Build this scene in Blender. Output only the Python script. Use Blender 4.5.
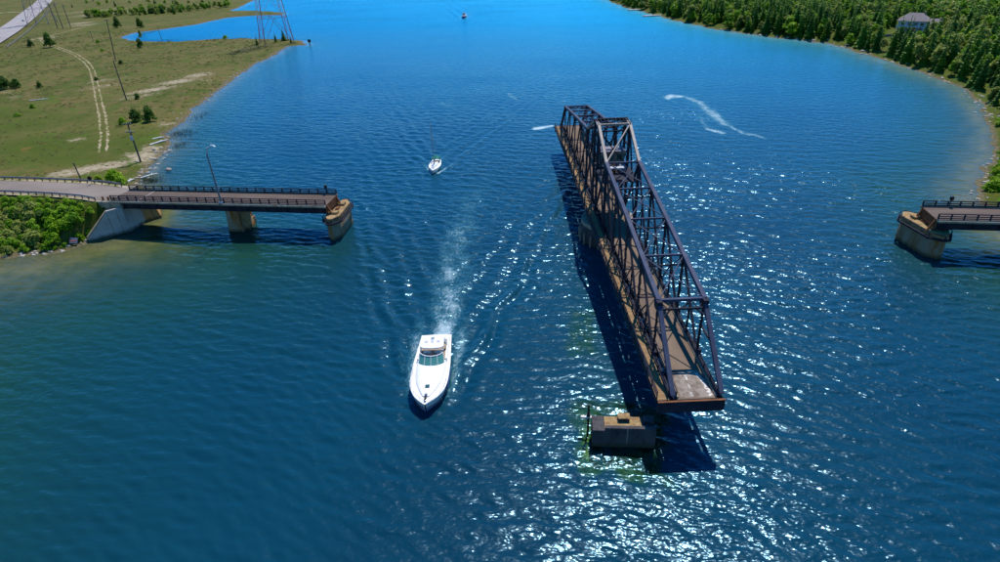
import bpy, math, random
import numpy as np
from mathutils import Vector, Matrix
R = math.radians
sc = bpy.context.scene
for o in list(bpy.data.objects): bpy.data.objects.remove(o)
# ------------------------------------------------------------------ camera, sky, sun, exposure
CAM = (-3.10, -109.44, 52.84); YAW, PITCH, ROLL, FOC = -0.17029, 0.52125, -0.04436, 601.06
cd = bpy.data.cameras.new('camera'); cam = bpy.data.objects.new('camera', cd); sc.collection.objects.link(cam)
cd.sensor_width = 36; cd.lens = 36 * FOC / 1000; cd.clip_end = 9000; cd.clip_start = 0.5
fw = Vector((math.sin(YAW) * math.cos(PITCH), math.cos(YAW) * math.cos(PITCH), -math.sin(PITCH)))
rt = Vector((math.cos(YAW), -math.sin(YAW), 0)); up = rt.cross(fw)
r2 = rt * math.cos(ROLL) + up * math.sin(ROLL); u2 = up * math.cos(ROLL) - rt * math.sin(ROLL)
cam.matrix_world = Matrix.Translation(CAM) @ Matrix((r2, u2, -fw)).transposed().to_4x4()
sc.camera = cam
SUN_EL, SUN_AZ = 60.0, 10.0          # azimuth from +Y towards +X
w = bpy.data.worlds.new('World'); sc.world = w; w.use_nodes = True
nt = w.node_tree; nt.nodes.clear()
sky = nt.nodes.new('ShaderNodeTexSky'); sky.sky_type = 'NISHITA'; sky.sun_disc = False
sky.sun_elevation = R(SUN_EL); sky.sun_rotation = R(SUN_AZ)
sky.air_density = 1.0; sky.dust_density = 0.2; sky.ozone_density = 4.0; sky.altitude = 200
hs = nt.nodes.new('ShaderNodeHueSaturation'); hs.inputs['Saturation'].default_value = 1.45
bg = nt.nodes.new('ShaderNodeBackground'); bg.inputs['Strength'].default_value = 0.14
out = nt.nodes.new('ShaderNodeOutputWorld')
nt.links.new(sky.outputs[0], hs.inputs['Color']); nt.links.new(hs.outputs[0], bg.inputs[0]); nt.links.new(bg.outputs[0], out.inputs[0])
sl = bpy.data.lights.new('sun', 'SUN'); sl.energy = 4.6; sl.angle = R(0.53); sl.color = (1.0, 0.95, 0.88)
so = bpy.data.objects.new('sun', sl); sc.collection.objects.link(so)
sd = Vector((math.sin(R(SUN_AZ)) * math.cos(R(SUN_EL)), math.cos(R(SUN_AZ)) * math.cos(R(SUN_EL)), math.sin(R(SUN_EL))))
so.rotation_euler = sd.to_track_quat('Z', 'Y').to_euler(); so.location = sd * 300
vs = sc.view_settings; vs.view_transform = 'Standard'; vs.look = 'None'; vs.gamma = 1; vs.exposure = 0.17; vs.use_curve_mapping = False
sc.cycles.max_bounces = 6; sc.cycles.transparent_max_bounces = 8; sc.cycles.caustics_reflective = False; sc.cycles.caustics_refractive = False

random.seed(7); rng = np.random.default_rng(7)
C = sc.collection.objects
# ------------------------------------------------------------------ helpers
def tag(o, label=None, cat=None, group=None, kind=None):
    for k, v in (('label', label), ('category', cat), ('group', group), ('kind', kind)):
        if v: o[k] = v
    return o
def empty(name, loc=(0, 0, 0), rz=0, label=None, cat=None, group=None, parent=None):
    o = bpy.data.objects.new(name, None); C.link(o); o.location = loc; o.rotation_euler = (0, 0, rz); o.empty_display_size = .3
    if parent: o.parent = parent
    return tag(o, label, cat, group)
class MB:
    def __init__(s): s.v = []; s.f = []
    def add(s, vs, fs):
        n = len(s.v); s.v += [tuple(map(float, q)) for q in vs]; s.f += [tuple(i + n for i in f) for f in fs]; return s
    def box(s, x0, x1, y0, y1, z0, z1):
        return s.add([(x0, y0, z0), (x1, y0, z0), (x1, y1, z0), (x0, y1, z0), (x0, y0, z1), (x1, y0, z1), (x1, y1, z1), (x0, y1, z1)],
                     [(3, 2, 1, 0), (4, 5, 6, 7), (0, 1, 5, 4), (1, 2, 6, 5), (2, 3, 7, 6), (3, 0, 4, 7)])
    def bar(s, a, b, wd, hg=None, upv=(0, 0, 1)):
        a, b = Vector(a), Vector(b); hg = hg or wd; d = (b - a).normalized(); u = Vector(upv)
        if abs(d.dot(u)) > .98: u = Vector((0, 1, 0)) if abs(d.y) < .9 else Vector((1, 0, 0))
        x = d.cross(u).normalized() * wd / 2; y = x.normalized().cross(d).normalized() * hg / 2
        return s.add([a - x - y, a + x - y, a + x + y, a - x + y, b - x - y, b + x - y, b + x + y, b - x + y],
                     [(0, 1, 2, 3), (7, 6, 5, 4), (4, 5, 1, 0), (5, 6, 2, 1), (6, 7, 3, 2), (7, 4, 0, 3)])
    def tube(s, a, b, r0, r1=None, n=8):
        a, b = Vector(a), Vector(b); r1 = r0 if r1 is None else r1; d = (b - a).normalized()
        x = d.orthogonal().normalized(); y = d.cross(x); vs = []
        for c, r in ((a, r0), (b, r1)):
            for k in range(n): t = 2 * math.pi * k / n; vs.append(c + (x * math.cos(t) + y * math.sin(t)) * r)
        return s.add(vs, [(k, (k + 1) % n, n + (k + 1) % n, n + k) for k in range(n)] + [tuple(range(n - 1, -1, -1)), tuple(range(n, 2 * n))])
    def prism(s, poly, z0, z1, poly2=None):
        n = len(poly); p2 = poly2 or poly
        return s.add([(x, y, z0) for x, y in poly] + [(x, y, z1) for x, y in p2],
                     [(k, (k + 1) % n, n + (k + 1) % n, n + k) for k in range(n)] + [tuple(range(n - 1, -1, -1)), tuple(range(n, 2 * n))])
    def loft(s, rings, caps=True):
        n = len(rings[0]); m = len(s.v)
        vs = [q for r in rings for q in r]; fs = []
        for i in range(len(rings) - 1):
            for k in range(n - 1): fs.append((i * n + k, i * n + k + 1, (i + 1) * n + k + 1, (i + 1) * n + k))
        return s.add(vs, fs)
    def build(s, name, m, parent=None, smooth=False, bevel=0):
        me = bpy.data.meshes.new(name); me.from_pydata(s.v, [], s.f); me.update()
        if m: me.materials.append(m)
        if smooth: me.polygons.foreach_set('use_smooth', [True] * len(me.polygons))
        o = bpy.data.objects.new(name, me); C.link(o)
        if parent: o.parent = parent
        if bevel:
            b = o.modifiers.new('bevel', 'BEVEL'); b.width = bevel; b.segments = 2
        return o
def npmesh(name, V, F, m, attrs=None, smooth=True):
    me = bpy.data.meshes.new(name); V = np.asarray(V, np.float32); F = np.asarray(F, np.int32); k = F.shape[1]
    me.vertices.add(len(V)); me.vertices.foreach_set('co', V.ravel())
    me.loops.add(F.size); me.loops.foreach_set('vertex_index', F.ravel())
    me.polygons.add(len(F)); me.polygons.foreach_set('loop_start', np.arange(0, F.size, k, dtype=np.int32))
    if smooth: me.polygons.foreach_set('use_smooth', np.ones(len(F), bool))
    for a, q in (attrs or {}).items():
        at = me.attributes.new(a, 'FLOAT', 'POINT'); at.data.foreach_set('value', np.asarray(q, np.float32).ravel())
    me.update(calc_edges=True); me.validate()
    if m: me.materials.append(m)
    o = bpy.data.objects.new(name, me); C.link(o); return o
# ------------------------------------------------------------------ materials
class NT:
    def __init__(s, name):
        s.m = bpy.data.materials.new(name); s.m.use_nodes = True; s.t = s.m.node_tree; s.t.nodes.clear()
        s.out = s.n('ShaderNodeOutputMaterial')
    def n(s, typ, ins=None, **kw):
        q = s.t.nodes.new(typ)
        for k, v in kw.items(): setattr(q, k, v)
        for k, v in (ins or {}).items():
            if isinstance(v, bpy.types.NodeSocket): s.t.links.new(v, q.inputs[k])
            else: q.inputs[k].default_value = v
        return q
    def noise(s, vec, scale, detail=4, rough=.55, dist=0):
        return s.n('ShaderNodeTexNoise', {'Vector': vec, 'Scale': scale, 'Detail': detail, 'Roughness': rough, 'Distortion': dist}).outputs['Fac']
    def ramp(s, fac, a, b):
        return s.n('ShaderNodeMapRange', {'Value': fac, 'From Min': a, 'From Max': b}).outputs[0]
    def mix(s, fac, a, b):
        q = s.n('ShaderNodeMix', data_type='RGBA')
        for i, v in ((0, fac), (6, a), (7, b)):
            if isinstance(v, bpy.types.NodeSocket): s.t.links.new(v, q.inputs[i])
            else: q.inputs[i].default_value = v if i == 0 else (*v[:3], 1)
        return q.outputs[2]
    def math(s, op, a, b=0.0, c=None):
        ins = {0: a, 1: b}
        if c is not None: ins[2] = c
        return s.n('ShaderNodeMath', ins, operation=op).outputs[0]
    def mapping(s, vec, scale=(1, 1, 1), rot=(0, 0, 0)):
        return s.n('ShaderNodeMapping', {'Vector': vec, 'Scale': scale, 'Rotation': rot}).outputs[0]
    def pos(s): return s.n('ShaderNodeNewGeometry').outputs['Position']
    def obj(s): return s.n('ShaderNodeTexCoord').outputs['Object']
    def attr(s, a): return s.n('ShaderNodeAttribute', attribute_name=a).outputs['Fac']
    def surf(s, sock): s.t.links.new(sock, s.out.inputs['Surface'])
    def bump(s, h, strength, dist):
        return s.n('ShaderNodeBump', {'Height': h, 'Strength': strength, 'Distance': dist}).outputs[0]
    def principled(s, col, rough=.7, bump=None, **kw):
        ins = {'Base Color': col if isinstance(col, bpy.types.NodeSocket) else (*col, 1), 'Roughness': rough}
        if bump is not None: ins['Normal'] = bump
        ins['Specular IOR Level'] = .5 if rough < .65 else .12
        ins.update(kw); b = s.n('ShaderNodeBsdfPrincipled', ins); s.surf(b.outputs[0]); return b
def simple(name, a, b, rough=.7, scale=.6, bscale=6, bstr=.25, lo=.35, hi=.65, vec=None, c=None, clo=.55, chi=.7, cscale=1.7, wl=False, **kw):
    t = NT(name); p = t.pos()
    if vec: p = t.mapping(p, vec)
    col = t.mix(t.ramp(t.noise(p, scale, 6, .65), lo, hi), a, b)
    if c: col = t.mix(t.ramp(t.noise(p, cscale, 5, .7), clo, chi), col, c)
    if wl:
        z = t.n('ShaderNodeSeparateXYZ', {0: t.pos()}).outputs[2]; zz = t.math('ADD', z, t.math('MULTIPLY', t.math('SUBTRACT', t.noise(t.pos(), .9, 4, .7), .5), 1.4))
        col = t.mix(t.math('MULTIPLY', t.ramp(zz, .85, .25), .8), col, (.045, .05, .028))
    t.principled(col, rough, t.bump(t.noise(p, bscale, 4), bstr, .05), **kw); return t.m
M = {}
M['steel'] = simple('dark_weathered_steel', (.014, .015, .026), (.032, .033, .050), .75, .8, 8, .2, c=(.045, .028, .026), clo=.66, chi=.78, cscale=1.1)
M['steel_top'] = simple('sunlit_tone_blue_grey_steel', (.034, .046, .090), (.064, .078, .128), .7, .5, 8, .2, c=(.07, .048, .046), clo=.58, chi=.74, cscale=.9)  # lighter copy of the steel, sunlight on the upper members put into the colour
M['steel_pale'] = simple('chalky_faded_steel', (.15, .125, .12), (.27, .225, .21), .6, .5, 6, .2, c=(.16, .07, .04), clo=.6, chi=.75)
M['rust'] = simple('rusty_steel', (.12, .05, .025), (.24, .10, .045), .8, 1.5, 9, .4, c=(.04, .03, .03))
M['concrete'] = simple('old_concrete', (.26, .215, .155), (.38, .33, .26), .85, .45, 5, .4, wl=True, c=(.20, .12, .06), clo=.52, chi=.72, cscale=.5)
M['concrete_pale'] = simple('pale_grey_concrete', (.33, .33, .32), (.47, .46, .43), .85, .4, 5, .3, wl=True, c=(.26, .23, .20), clo=.58, chi=.75, cscale=.45)
M['concrete_rust'] = simple('rust_stained_concrete', (.48, .22, .05), (.36, .26, .14), .85, .5, 5, .3, wl=True, vec=(1, 1, .25), c=(.25, .09, .02), clo=.5, chi=.7)
M['concrete_dark'] = simple('shade_darkened_concrete', (.050, .047, .052), (.085, .08, .086), .8, .6, 6, .5, wl=True, vec=(1, 1, .6), c=(.022, .02, .022), clo=.55, chi=.7)  # shade on the block pier's face put into a darker concrete colour
M['gold_concrete'] = simple('lichen_yellow_concrete', (.25, .155, .065), (.38, .27, .14), .85, 1.4, 8, .6, c=(.12, .075, .045), clo=.48, chi=.66, cscale=1.3)
M['asphalt'] = simple('worn_grey_asphalt', (.175, .145, .125), (.235, .195, .17), .9, .25, 30, .15, vec=(.3, 1, 1), c=(.15, .13, .12), clo=.6, chi=.7, cscale=.4)
M['highway'] = simple('pale_highway_asphalt', (.27, .245, .25), (.33, .30, .30), .9, .1, 20, .1)
M['deck_asphalt'] = simple('brown_bridge_deck_surface', (.14, .10, .072), (.205, .15, .11), .9, .3, 20, .2, vec=(1, .25, 1), c=(.10, .075, .06), clo=.55, chi=.72, cscale=.5)
M['deck_dark'] = simple('dark_worn_approach_deck', (.085, .062, .052), (.13, .10, .085), .9, .3, 20, .2, vec=(.25, 1, 1), c=(.16, .125, .105), clo=.58, chi=.7, cscale=.6)
M['deck_worn'] = simple('pale_worn_deck', (.22, .185, .155), (.30, .255, .22), .9, .8, 20, .2, c=(.15, .115, .09), clo=.5, chi=.62, cscale=1.2)
M['dark_metal'] = simple('dark_galvanised_metal', (.13, .145, .18), (.18, .20, .24), .6, 1)
M['white_paint'] = simple('scuffed_white_road_paint', (.5, .47, .44), (.75, .73, .70), .8, 2.5, 20, .1, c=(.22, .18, .15), clo=.44, chi=.56, cscale=2.6)
def planks(name, a, b, c, pitch, axis=1):
    t = NT(name); ob = t.obj(); sx = t.n('ShaderNodeSeparateXYZ', {0: ob}); q = t.math('DIVIDE', sx.outputs[axis], pitch)
    cell = t.math('FLOOR', q); fr = t.math('FRACT', q)
    rnd = t.n('ShaderNodeTexWhiteNoise', {'W': cell}, noise_dimensions='1D').outputs['Value']
    col = t.mix(rnd, a, b); col = t.mix(t.ramp(t.noise(ob, .35, 5, .65), .45, .7), col, c)
    gap = t.math('LESS_THAN', fr, .14); col = t.mix(gap, col, (.03, .02, .015))
    t.principled(col, .85, t.bump(t.math('SUBTRACT', 1, gap), .6, .03)); return t.m
M['boards'] = planks('tan_walkway_planks', (.36, .235, .12), (.27, .165, .08), (.16, .11, .07), .28)
M['roof'] = simple('grey_brown_shingle', (.20, .165, .17), (.27, .23, .23), .9, 1.5, 6, .3)
M['siding'] = simple('blue_grey_siding', (.36, .43, .52), (.46, .52, .60), .7, .5, 5, .1, vec=(.2, .2, 6))
M['white'] = simple('white_gelcoat', (.74, .735, .72), (.80, .79, .775), .25, .5, 5, .02)
M['white_soft'] = simple('white_nonskid', (.68, .675, .66), (.76, .75, .735), .6, .8, 30, .05)
M['navy'] = simple('navy_hull_paint_and_shade', (.07, .14, .40), (.09, .17, .46), .3, .6, 5, .02)  # real paint on the cabin boat, painted shade on the cruiser's hull
M['green_canvas'] = simple('green_canvas', (.01, .12, .09), (.02, .17, .12), .8, 3, 12, .3)
t = NT('tinted_glass'); t.principled((.03, .10, .10), .06, None, **{'IOR': 1.5}); M['glass'] = t.m
t = NT('teal_windscreen'); t.principled((.09, .30, .27), .08, None, **{'IOR': 1.5}); M['teal_glass'] = t.m
M['black'] = simple('black_rubber', (.012, .012, .014), (.03, .03, .03), .7, 3)
M['alu'] = simple('dull_aluminium', (.45, .46, .48), (.55, .56, .58), .4, 2, 8, .05, **{'Metallic': .7})
M['pole_wood'] = simple('grey_pole_timber', (.07, .06, .06), (.13, .115, .11), .9, 2, 10, .3, vec=(1, 1, .2))
M['lamp_metal'] = simple('galvanised_metal', (.34, .37, .43), (.45, .48, .54), .5, 1, 8, .05)
M['red_paint'] = simple('red_tower_paint', (.40, .06, .045), (.52, .10, .08), .6, .5)
M['white_tower'] = simple('white_tower_paint', (.55, .55, .56), (.68, .68, .68), .6, .5)
M['grey_tower'] = simple('grey_tower_steel', (.14, .13, .17), (.21, .20, .24), .6, .5)
M['dirt'] = simple('dry_track_dirt', (.27, .215, .125), (.38, .31, .20), .95, .6, 10, .3, c=(.12, .125, .03), clo=.46, chi=.6, cscale=.35)
M['rock'] = simple('pale_limestone', (.27, .24, .20), (.42, .385, .33), .9, .7, 4, .5, c=(.22, .19, .15), clo=.55, chi=.7)
M['driftwood'] = simple('bleached_driftwood', (.55, .52, .48), (.70, .68, .64), .9, 1, 8, .4, vec=(.4, 1, 1))
M['trunk'] = simple('tree_bark', (.07, .05, .04), (.12, .09, .07), .95, 3, 10, .5)
M['wood'] = simple('weathered_timber', (.24, .19, .15), (.34, .28, .22), .9, 1, 8, .3)
M['crib'] = simple('algae_covered_timber', (.10, .19, .03), (.23, .33, .06), .9, 1.1, 5, .6, c=(.05, .10, .02), clo=.5, chi=.6, cscale=2.2)
M['orange'] = simple('orange_paint', (.55, .13, .04), (.62, .18, .06), .6, 2)
M['car_silver'] = simple('silver_car_paint', (.62, .64, .66), (.68, .70, .72), .3, 1, 5, .02)
M['car_orange'] = simple('orange_car_paint', (.55, .25, .05), (.6, .28, .06), .3, 1, 5, .02)
M['red'] = simple('dull_red_paint', (.35, .03, .03), (.42, .05, .045), .5, 2)
M['yellow'] = simple('yellow_paint', (.6, .4, .04), (.66, .45, .06), .6, 2)
def leaf(name, a, b, c):
    t = NT(name); rnd = t.n('ShaderNodeObjectInfo').outputs['Random']; p = t.pos()
    f = t.math('ADD', t.math('MULTIPLY', rnd, .6), t.math('MULTIPLY', t.noise(p, 1.4, 3), .6))
    col = t.mix(t.ramp(f, .25, .95), a, b); col = t.mix(t.ramp(t.noise(p, .16, 2), .55, .72), col, c)
    d = t.n('ShaderNodeBsdfPrincipled', {'Base Color': col, 'Roughness': .6, 'Specular IOR Level': .2})
    tr = t.n('ShaderNodeBsdfTranslucent', {'Color': col})
    mx = t.n('ShaderNodeMixShader', {0: .38, 1: d.outputs[0], 2: tr.outputs[0]}); t.surf(mx.outputs[0]); return t.m
M['spruce'] = leaf('spruce_needles', (.040, .120, .010), (.115, .235, .014), (.21, .30, .016))
M['leaf'] = leaf('broad_leaves', (.14, .30, .010), (.24, .42, .016), (.34, .42, .025))
M['leaf_pale'] = leaf('pale_willow_leaves', (.22, .28, .05), (.31, .37, .07), (.35, .35, .085))
M['leaf_bright'] = leaf('bright_shrub_leaves', (.15, .31, .006), (.26, .44, .008), (.40, .46, .010))
M['leaf_dark'] = leaf('dark_shrub_leaves', (.045, .11, .012), (.085, .175, .016), (.11, .18, .018))
M['reed'] = leaf('reed_blades', (.07, .085, .05), (.10, .11, .06), (.06, .06, .04))
# ------------------------------------------------------------------ terrain
LS = [(-100, -300), (-92, -180), (-100, -120), (-118, -75), (-127, -38), (-121.6, -17.8), (-116.2, -16.0), (-111.2, -14.0), (-108.2, -9.7), (-103.4, -4.3), (-102.8, 0.1), (-103.5, 6), (-108, 12), (-120.1, 23.4), (-125.4, 33.0), (-130.0, 44.9),
      (-133.9, 57.3), (-143.3, 68.0), (-150.2, 89.1), (-159.1, 116.3), (-167.6, 148.3), (-176.0, 183.4), (-182.9, 224.2), (-187.7, 250.9), (-178.2, 254.9), (-189.8, 271.7), (-202.6, 277.3), (-233.5, 285.5), (-255.8, 285.9), (-277.7, 277.6),
      (-300.8, 280.2), (-320.7, 286.8), (-342.6, 305.4), (-347.6, 328.3), (-337.9, 342.8), (-326.4, 369.7), (-322.8, 414.4), (-307.4, 425.7), (-280.0, 427.4), (-281.9, 442.8), (-322.3, 466.0), (-353.2, 470.3), (-365.8, 513.0),
      (-392.1, 593.0), (-429.8, 681.6), (-499.3, 839.5), (-800, 1500), (-4000, 1500), (-4000, -300)]
RS = [(150, -300), (130, -140), (100, -60), (82, -15), (76.0, 7.8), (76.6, 12.4), (78.2, 21.2), (78.1, 26.2), (85.6, 36.3), (92.5, 46.9), (99.2, 58.7), (107.9, 77.1), (113.2, 89.8), (119.5, 106.7), (123.0, 123.5), (123.8, 137.7), (122.0, 157.8),
      (119.4, 174.6), (116.4, 193.6), (114.2, 212.4), (109.9, 227.6), (99.6, 241.6), (87.5, 253.4), (75.2, 269.9), (62.2, 292.3), (47.9, 322.6), (38.0, 356.6), (26.1, 389.8), (16.0, 419.9), (6.3, 461.7), (-4.1, 510.3), (-19.4, 568.9),
      (-60, 700), (-150, 950), (-400, 1500), (4000, 1500), (4000, -300)]
def sdist(poly, X, Y):
    P = np.asarray(poly, float); sh = X.shape; x = X.ravel(); y = Y.ravel(); d2 = np.full(x.shape, 1e18); ins = np.zeros(x.shape, bool)
    for i in range(len(P)):
        a, b = P[i], P[(i + 1) % len(P)]; ex, ey = b - a; L2 = ex * ex + ey * ey
        tt = np.clip(((x - a[0]) * ex + (y - a[1]) * ey) / L2, 0, 1)
        d2 = np.minimum(d2, (x - a[0] - tt * ex) ** 2 + (y - a[1] - tt * ey) ** 2)
        if a[1] != b[1]:
            c = ((a[1] > y) != (b[1] > y)) & (x < (b[0] - a[0]) * (y - a[1]) / (b[1] - a[1]) + a[0]); ins ^= c
    d = np.sqrt(d2); return np.where(ins, d, -d).reshape(sh)
def pdist(pl, X, Y):
    P = np.asarray(pl, float); d2 = np.full(X.shape, 1e18); s = np.zeros(X.shape); acc = 0
    for i in range(len(P) - 1):
        a, b = P[i], P[i + 1]; e = b - a; L = math.hypot(*e)
        tt = np.clip(((X - a[0]) * e[0] + (Y - a[1]) * e[1]) / L ** 2, 0, 1)
        q = (X - a[0] - tt * e[0]) ** 2 + (Y - a[1] - tt * e[1]) ** 2
        s = np.where(q < d2, acc + tt * L, s); d2 = np.minimum(d2, q); acc += L
    return np.sqrt(d2), s
PH = rng.uniform(0, 6.28, (40,)); KX = rng.normal(0, 1, 40); KY = rng.normal(0, 1, 40)
def lump(X, Y, lam, i0=0, n=8):
    h = np.zeros(X.shape)
    for i in range(i0, i0 + n): h += np.sin((X * KX[i] + Y * KY[i]) * 6.28 / lam * .8 + PH[i])
    return h / n
ROAD = [(-105.3, -.1), (-108, .5), (-113, 1.9), (-121, 2.8), (-131, 3.3), (-145, 3.7), (-175, 3), (-230, -6), (-330, -40), (-600, -120)]
RZ = 6.9
def roadz(s): return RZ - 3.4 * np.clip((s - 55) / 200, 0, 1)
HWC = [(-300, 108), (-338, 159), (-414, 264), (-464, 333), (-526, 413), (-606, 513), (-694, 623), (-821, 777)]
def height(X, Y):
    dl = sdist(LS, X, Y); dr = sdist(RS, X, Y); d = np.maximum(dl, dr); left = dl > dr
    wob = lump(X, Y, 17, 3) * 2.2 + lump(X, Y, 8) * 1.8 + lump(X, Y, 3.2, 8) * 1.1
    dd = d + wob * np.clip(1 - np.abs(d) / 25, 0, 1)
    zl = np.where(left, 1.15 * (1 - np.exp(-np.maximum(dd, 0) / 4)) + .22 * lump(X, Y, 40, 16) * np.clip(dd / 12, 0, 1) + np.clip((dd - 120) / 300, 0, 1) * 1.0,
                  .8 * (1 - np.exp(-np.maximum(dd, 0) / 2.5)) + 5.2 * (1 - np.exp(-np.maximum(dd, 0) / 42)) + .4 * lump(X, Y, 30, 16) * np.clip(dd / 15, 0, 1))
    south = (X < -60) & (Y < 0)
    nearw = np.clip((22 - Y) / 30, 0, 1) * left
    slope = np.where(left, .13 + (.030 - .13) * nearw, .085)
    zw = -np.minimum(slope * np.maximum(-dd, 0) + .004 * np.maximum(-dd, 0) ** 2 * (.5 - .34 * nearw), 9)
    z = np.where(dd > 0, zl, zw)
    q, s = pdist(ROAD[1:], X, Y)
    emb = roadz(s) - .12 - .62 * np.maximum(q - 4.9, 0) + .12 * lump(X, Y, 4, 20)
    emb = np.where((X > -113) & (Y < 8), np.minimum(emb, 2.6 * (dl - .9)), emb)
    z = np.where((X < -103.5), np.maximum(z, np.where(emb > z, emb, -99)), z)
    q2, s2 = pdist([(63, -.3), (95, -.3), (300, 10)], X, Y)
    emb2 = RZ - .12 - .6 * np.maximum(q2 - 4.4, 0); z = np.where((X > 84) & (emb2 > z), emb2, z)
    return z, dl, dr, dd
def axis(segs):
    out = [segs[0][0]]
    for a, b, st in segs:
        n = max(1, int(round((b - a) / st))); out += list(np.linspace(a, b, n + 1)[1:])
    return np.array(out)
def grid(xs, ys):
    X, Y = np.meshgrid(xs, ys); nx, ny = len(xs), len(ys); i = np.arange(nx * ny).reshape(ny, nx)
    F = np.stack([i[:-1, :-1], i[:-1, 1:], i[1:, 1:], i[1:, :-1]], -1).reshape(-1, 4); return X, Y, F
xs = axis([(-4000, -1000, 200), (-1000, -420, 8), (-420, -200, 2), (-200, -95, 1.0), (-95, 68, 5), (68, 190, 1.5), (190, 320, 5), (320, 1000, 40), (1000, 4000, 250)])
ys = axis([(-1500, -300, 150), (-300, -80, 10), (-80, -30, 3), (-30, 90, 1.0), (90, 300, 1.8), (300, 480, 3), (480, 760, 7), (760, 1500, 40), (1500, 5000, 250)])
GX, GY, GF = grid(xs, ys); GZ, DL, DR, DD = height(GX, GY)
BARE = [(-192, 130, 9, 5, .9), (-191, 146, 8, 6, .9), (-189, 160, 7, 6, .8), (-190, 118, 10, 5, .5), (-168, 58, 3, 3, .6), (-142, 31, 8, 4, .95), (-137, 35, 5, 4, 1), (-134, 44, 4, 6, 1), (-136, 51, 3, 5, .8), (-147, 29, 4, 3, .8), (-150, 78, 4, 5, .5),
        (-232, 150, 9, 6, .45), (-222, 138, 10, 5, .5), (-400, 300, 12, 9, .7), (-430, 375, 14, 12, .6), (-445, 390, 10, 9, .8), (-480, 470, 30, 14, .8), (-520, 500, 40, 10, .6), (-248, 118, 3, 8, .4), (-262, 128, 3, 8, .4), (-180, 150, 3, 14, .45), (-172, 170, 3, 12, .4),
        (97, 236, 5, 4, 1), (-128, 40, 3, 5, .9), (-210, 235, 20, 4, .35)]
bare = np.zeros(GX.shape)
for x, y, a, b, s in BARE:
    u, v = (GX - x), (GY - y); c, q = math.cos(.9), math.sin(.9)
    bare = np.maximum(bare, s * np.exp(-((u * c + v * q) / (a * 1.2)) ** 2 - ((-u * q + v * c) / b) ** 2))
lush = np.zeros(GX.shape)
for x, y, a, b, s in [(-175, 52, 24, 16, 1), (-205, 75, 20, 16, .9), (-230, 85, 25, 18, .9), (-148, 60, 13, 14, .9), (-160, 40, 26, 9, .9), (-330, 205, 30, 16, .35), (-415, 380, 30, 22, .6), (-380, 330, 30, 12, .4), (-440, 470, 60, 35, .6), (-290, 262, 25, 5, .6)]:
    lush = np.maximum(lush, s * np.exp(-((GX - x) / a) ** 2 - ((GY - y) / b) ** 2))
lush = np.maximum(lush, np.where(GX > 0, .8, 0)); q, s = pdist(ROAD[1:], GX, GY); lush = np.maximum(lush, np.exp(-(q / 14) ** 2) * .8)
t = NT('grass_field_and_lakebed'); p = t.pos(); z = t.n('ShaderNodeSeparateXYZ', {0: p}).outputs[2]
n1 = t.noise(p, .035, 6, .6); n2 = t.noise(p, .22, 6, .65); n3 = t.noise(p, 1.6, 4, .7)
col = t.mix(t.ramp(n1, .42, .58), (.128, .112, .026), (.062, .080, .008))
col = t.mix(t.ramp(n2, .46, .62), col, (.165, .112, .045))
lf = t.math('MULTIPLY', t.attr('lush'), t.ramp(n2, .22, .42)); col = t.mix(lf, col, (.054, .082, .002))
col = t.mix(t.math('MULTIPLY', t.ramp(t.noise(p, .12, 4, .6), .54, .66), .75), col, (.070, .115, .008))
col = t.mix(t.math('MULTIPLY', t.ramp(t.noise(p, .09, 4, .6, 1.0), .66, .74), .55), col, (.24, .11, .035))
col = t.mix(t.math('MULTIPLY', t.ramp(t.noise(p, .45, 5, .7), .46, .62), .55), col, (.060, .085, .010))
col = t.mix(t.math('MULTIPLY', t.ramp(n3, .42, .70), .6), col, (.034, .042, .010))
bf = t.math('ADD', t.attr('bare'), t.math('MULTIPLY', t.math('SUBTRACT', t.noise(p, .6, 7, .75), .5), 2.2)); bf = t.ramp(bf, .30, .72)
col = t.mix(bf, col, t.mix(t.ramp(t.noise(p, .7, 5, .7), .4, .62), (.36, .30, .21), (.19, .15, .08)))
shore = t.ramp(t.math('ADD', z, t.math('MULTIPLY', t.math('SUBTRACT', n2, .5), .9)), .45, .15)
col = t.mix(shore, col, t.mix(t.ramp(n3, .38, .62), (.17, .135, .085), (.06, .055, .02)))
bed = t.mix(t.ramp(n2, .35, .65), (.23, .165, .055), (.10, .10, .03)); col = t.mix(t.ramp(z, .05, -.25), col, bed)
col = t.mix(t.ramp(z, -.8, -4), col, (.07, .16, .08))
t.principled(col, .95, t.bump(t.math('ADD', n3, t.noise(p, 5, 3)), .5, .12)); M['ground'] = t.m
g = npmesh('ground', np.stack([GX, GY, GZ], -1).reshape(-1, 3), GF, M['ground'], {'bare': bare, 'lush': lush}); tag(g, 'olive grass field, wooded shore and lake bed', kind='structure')
def gz(x, y): return float(height(np.array([[x]], float), np.array([[y]], float))[0][0, 0])
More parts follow.
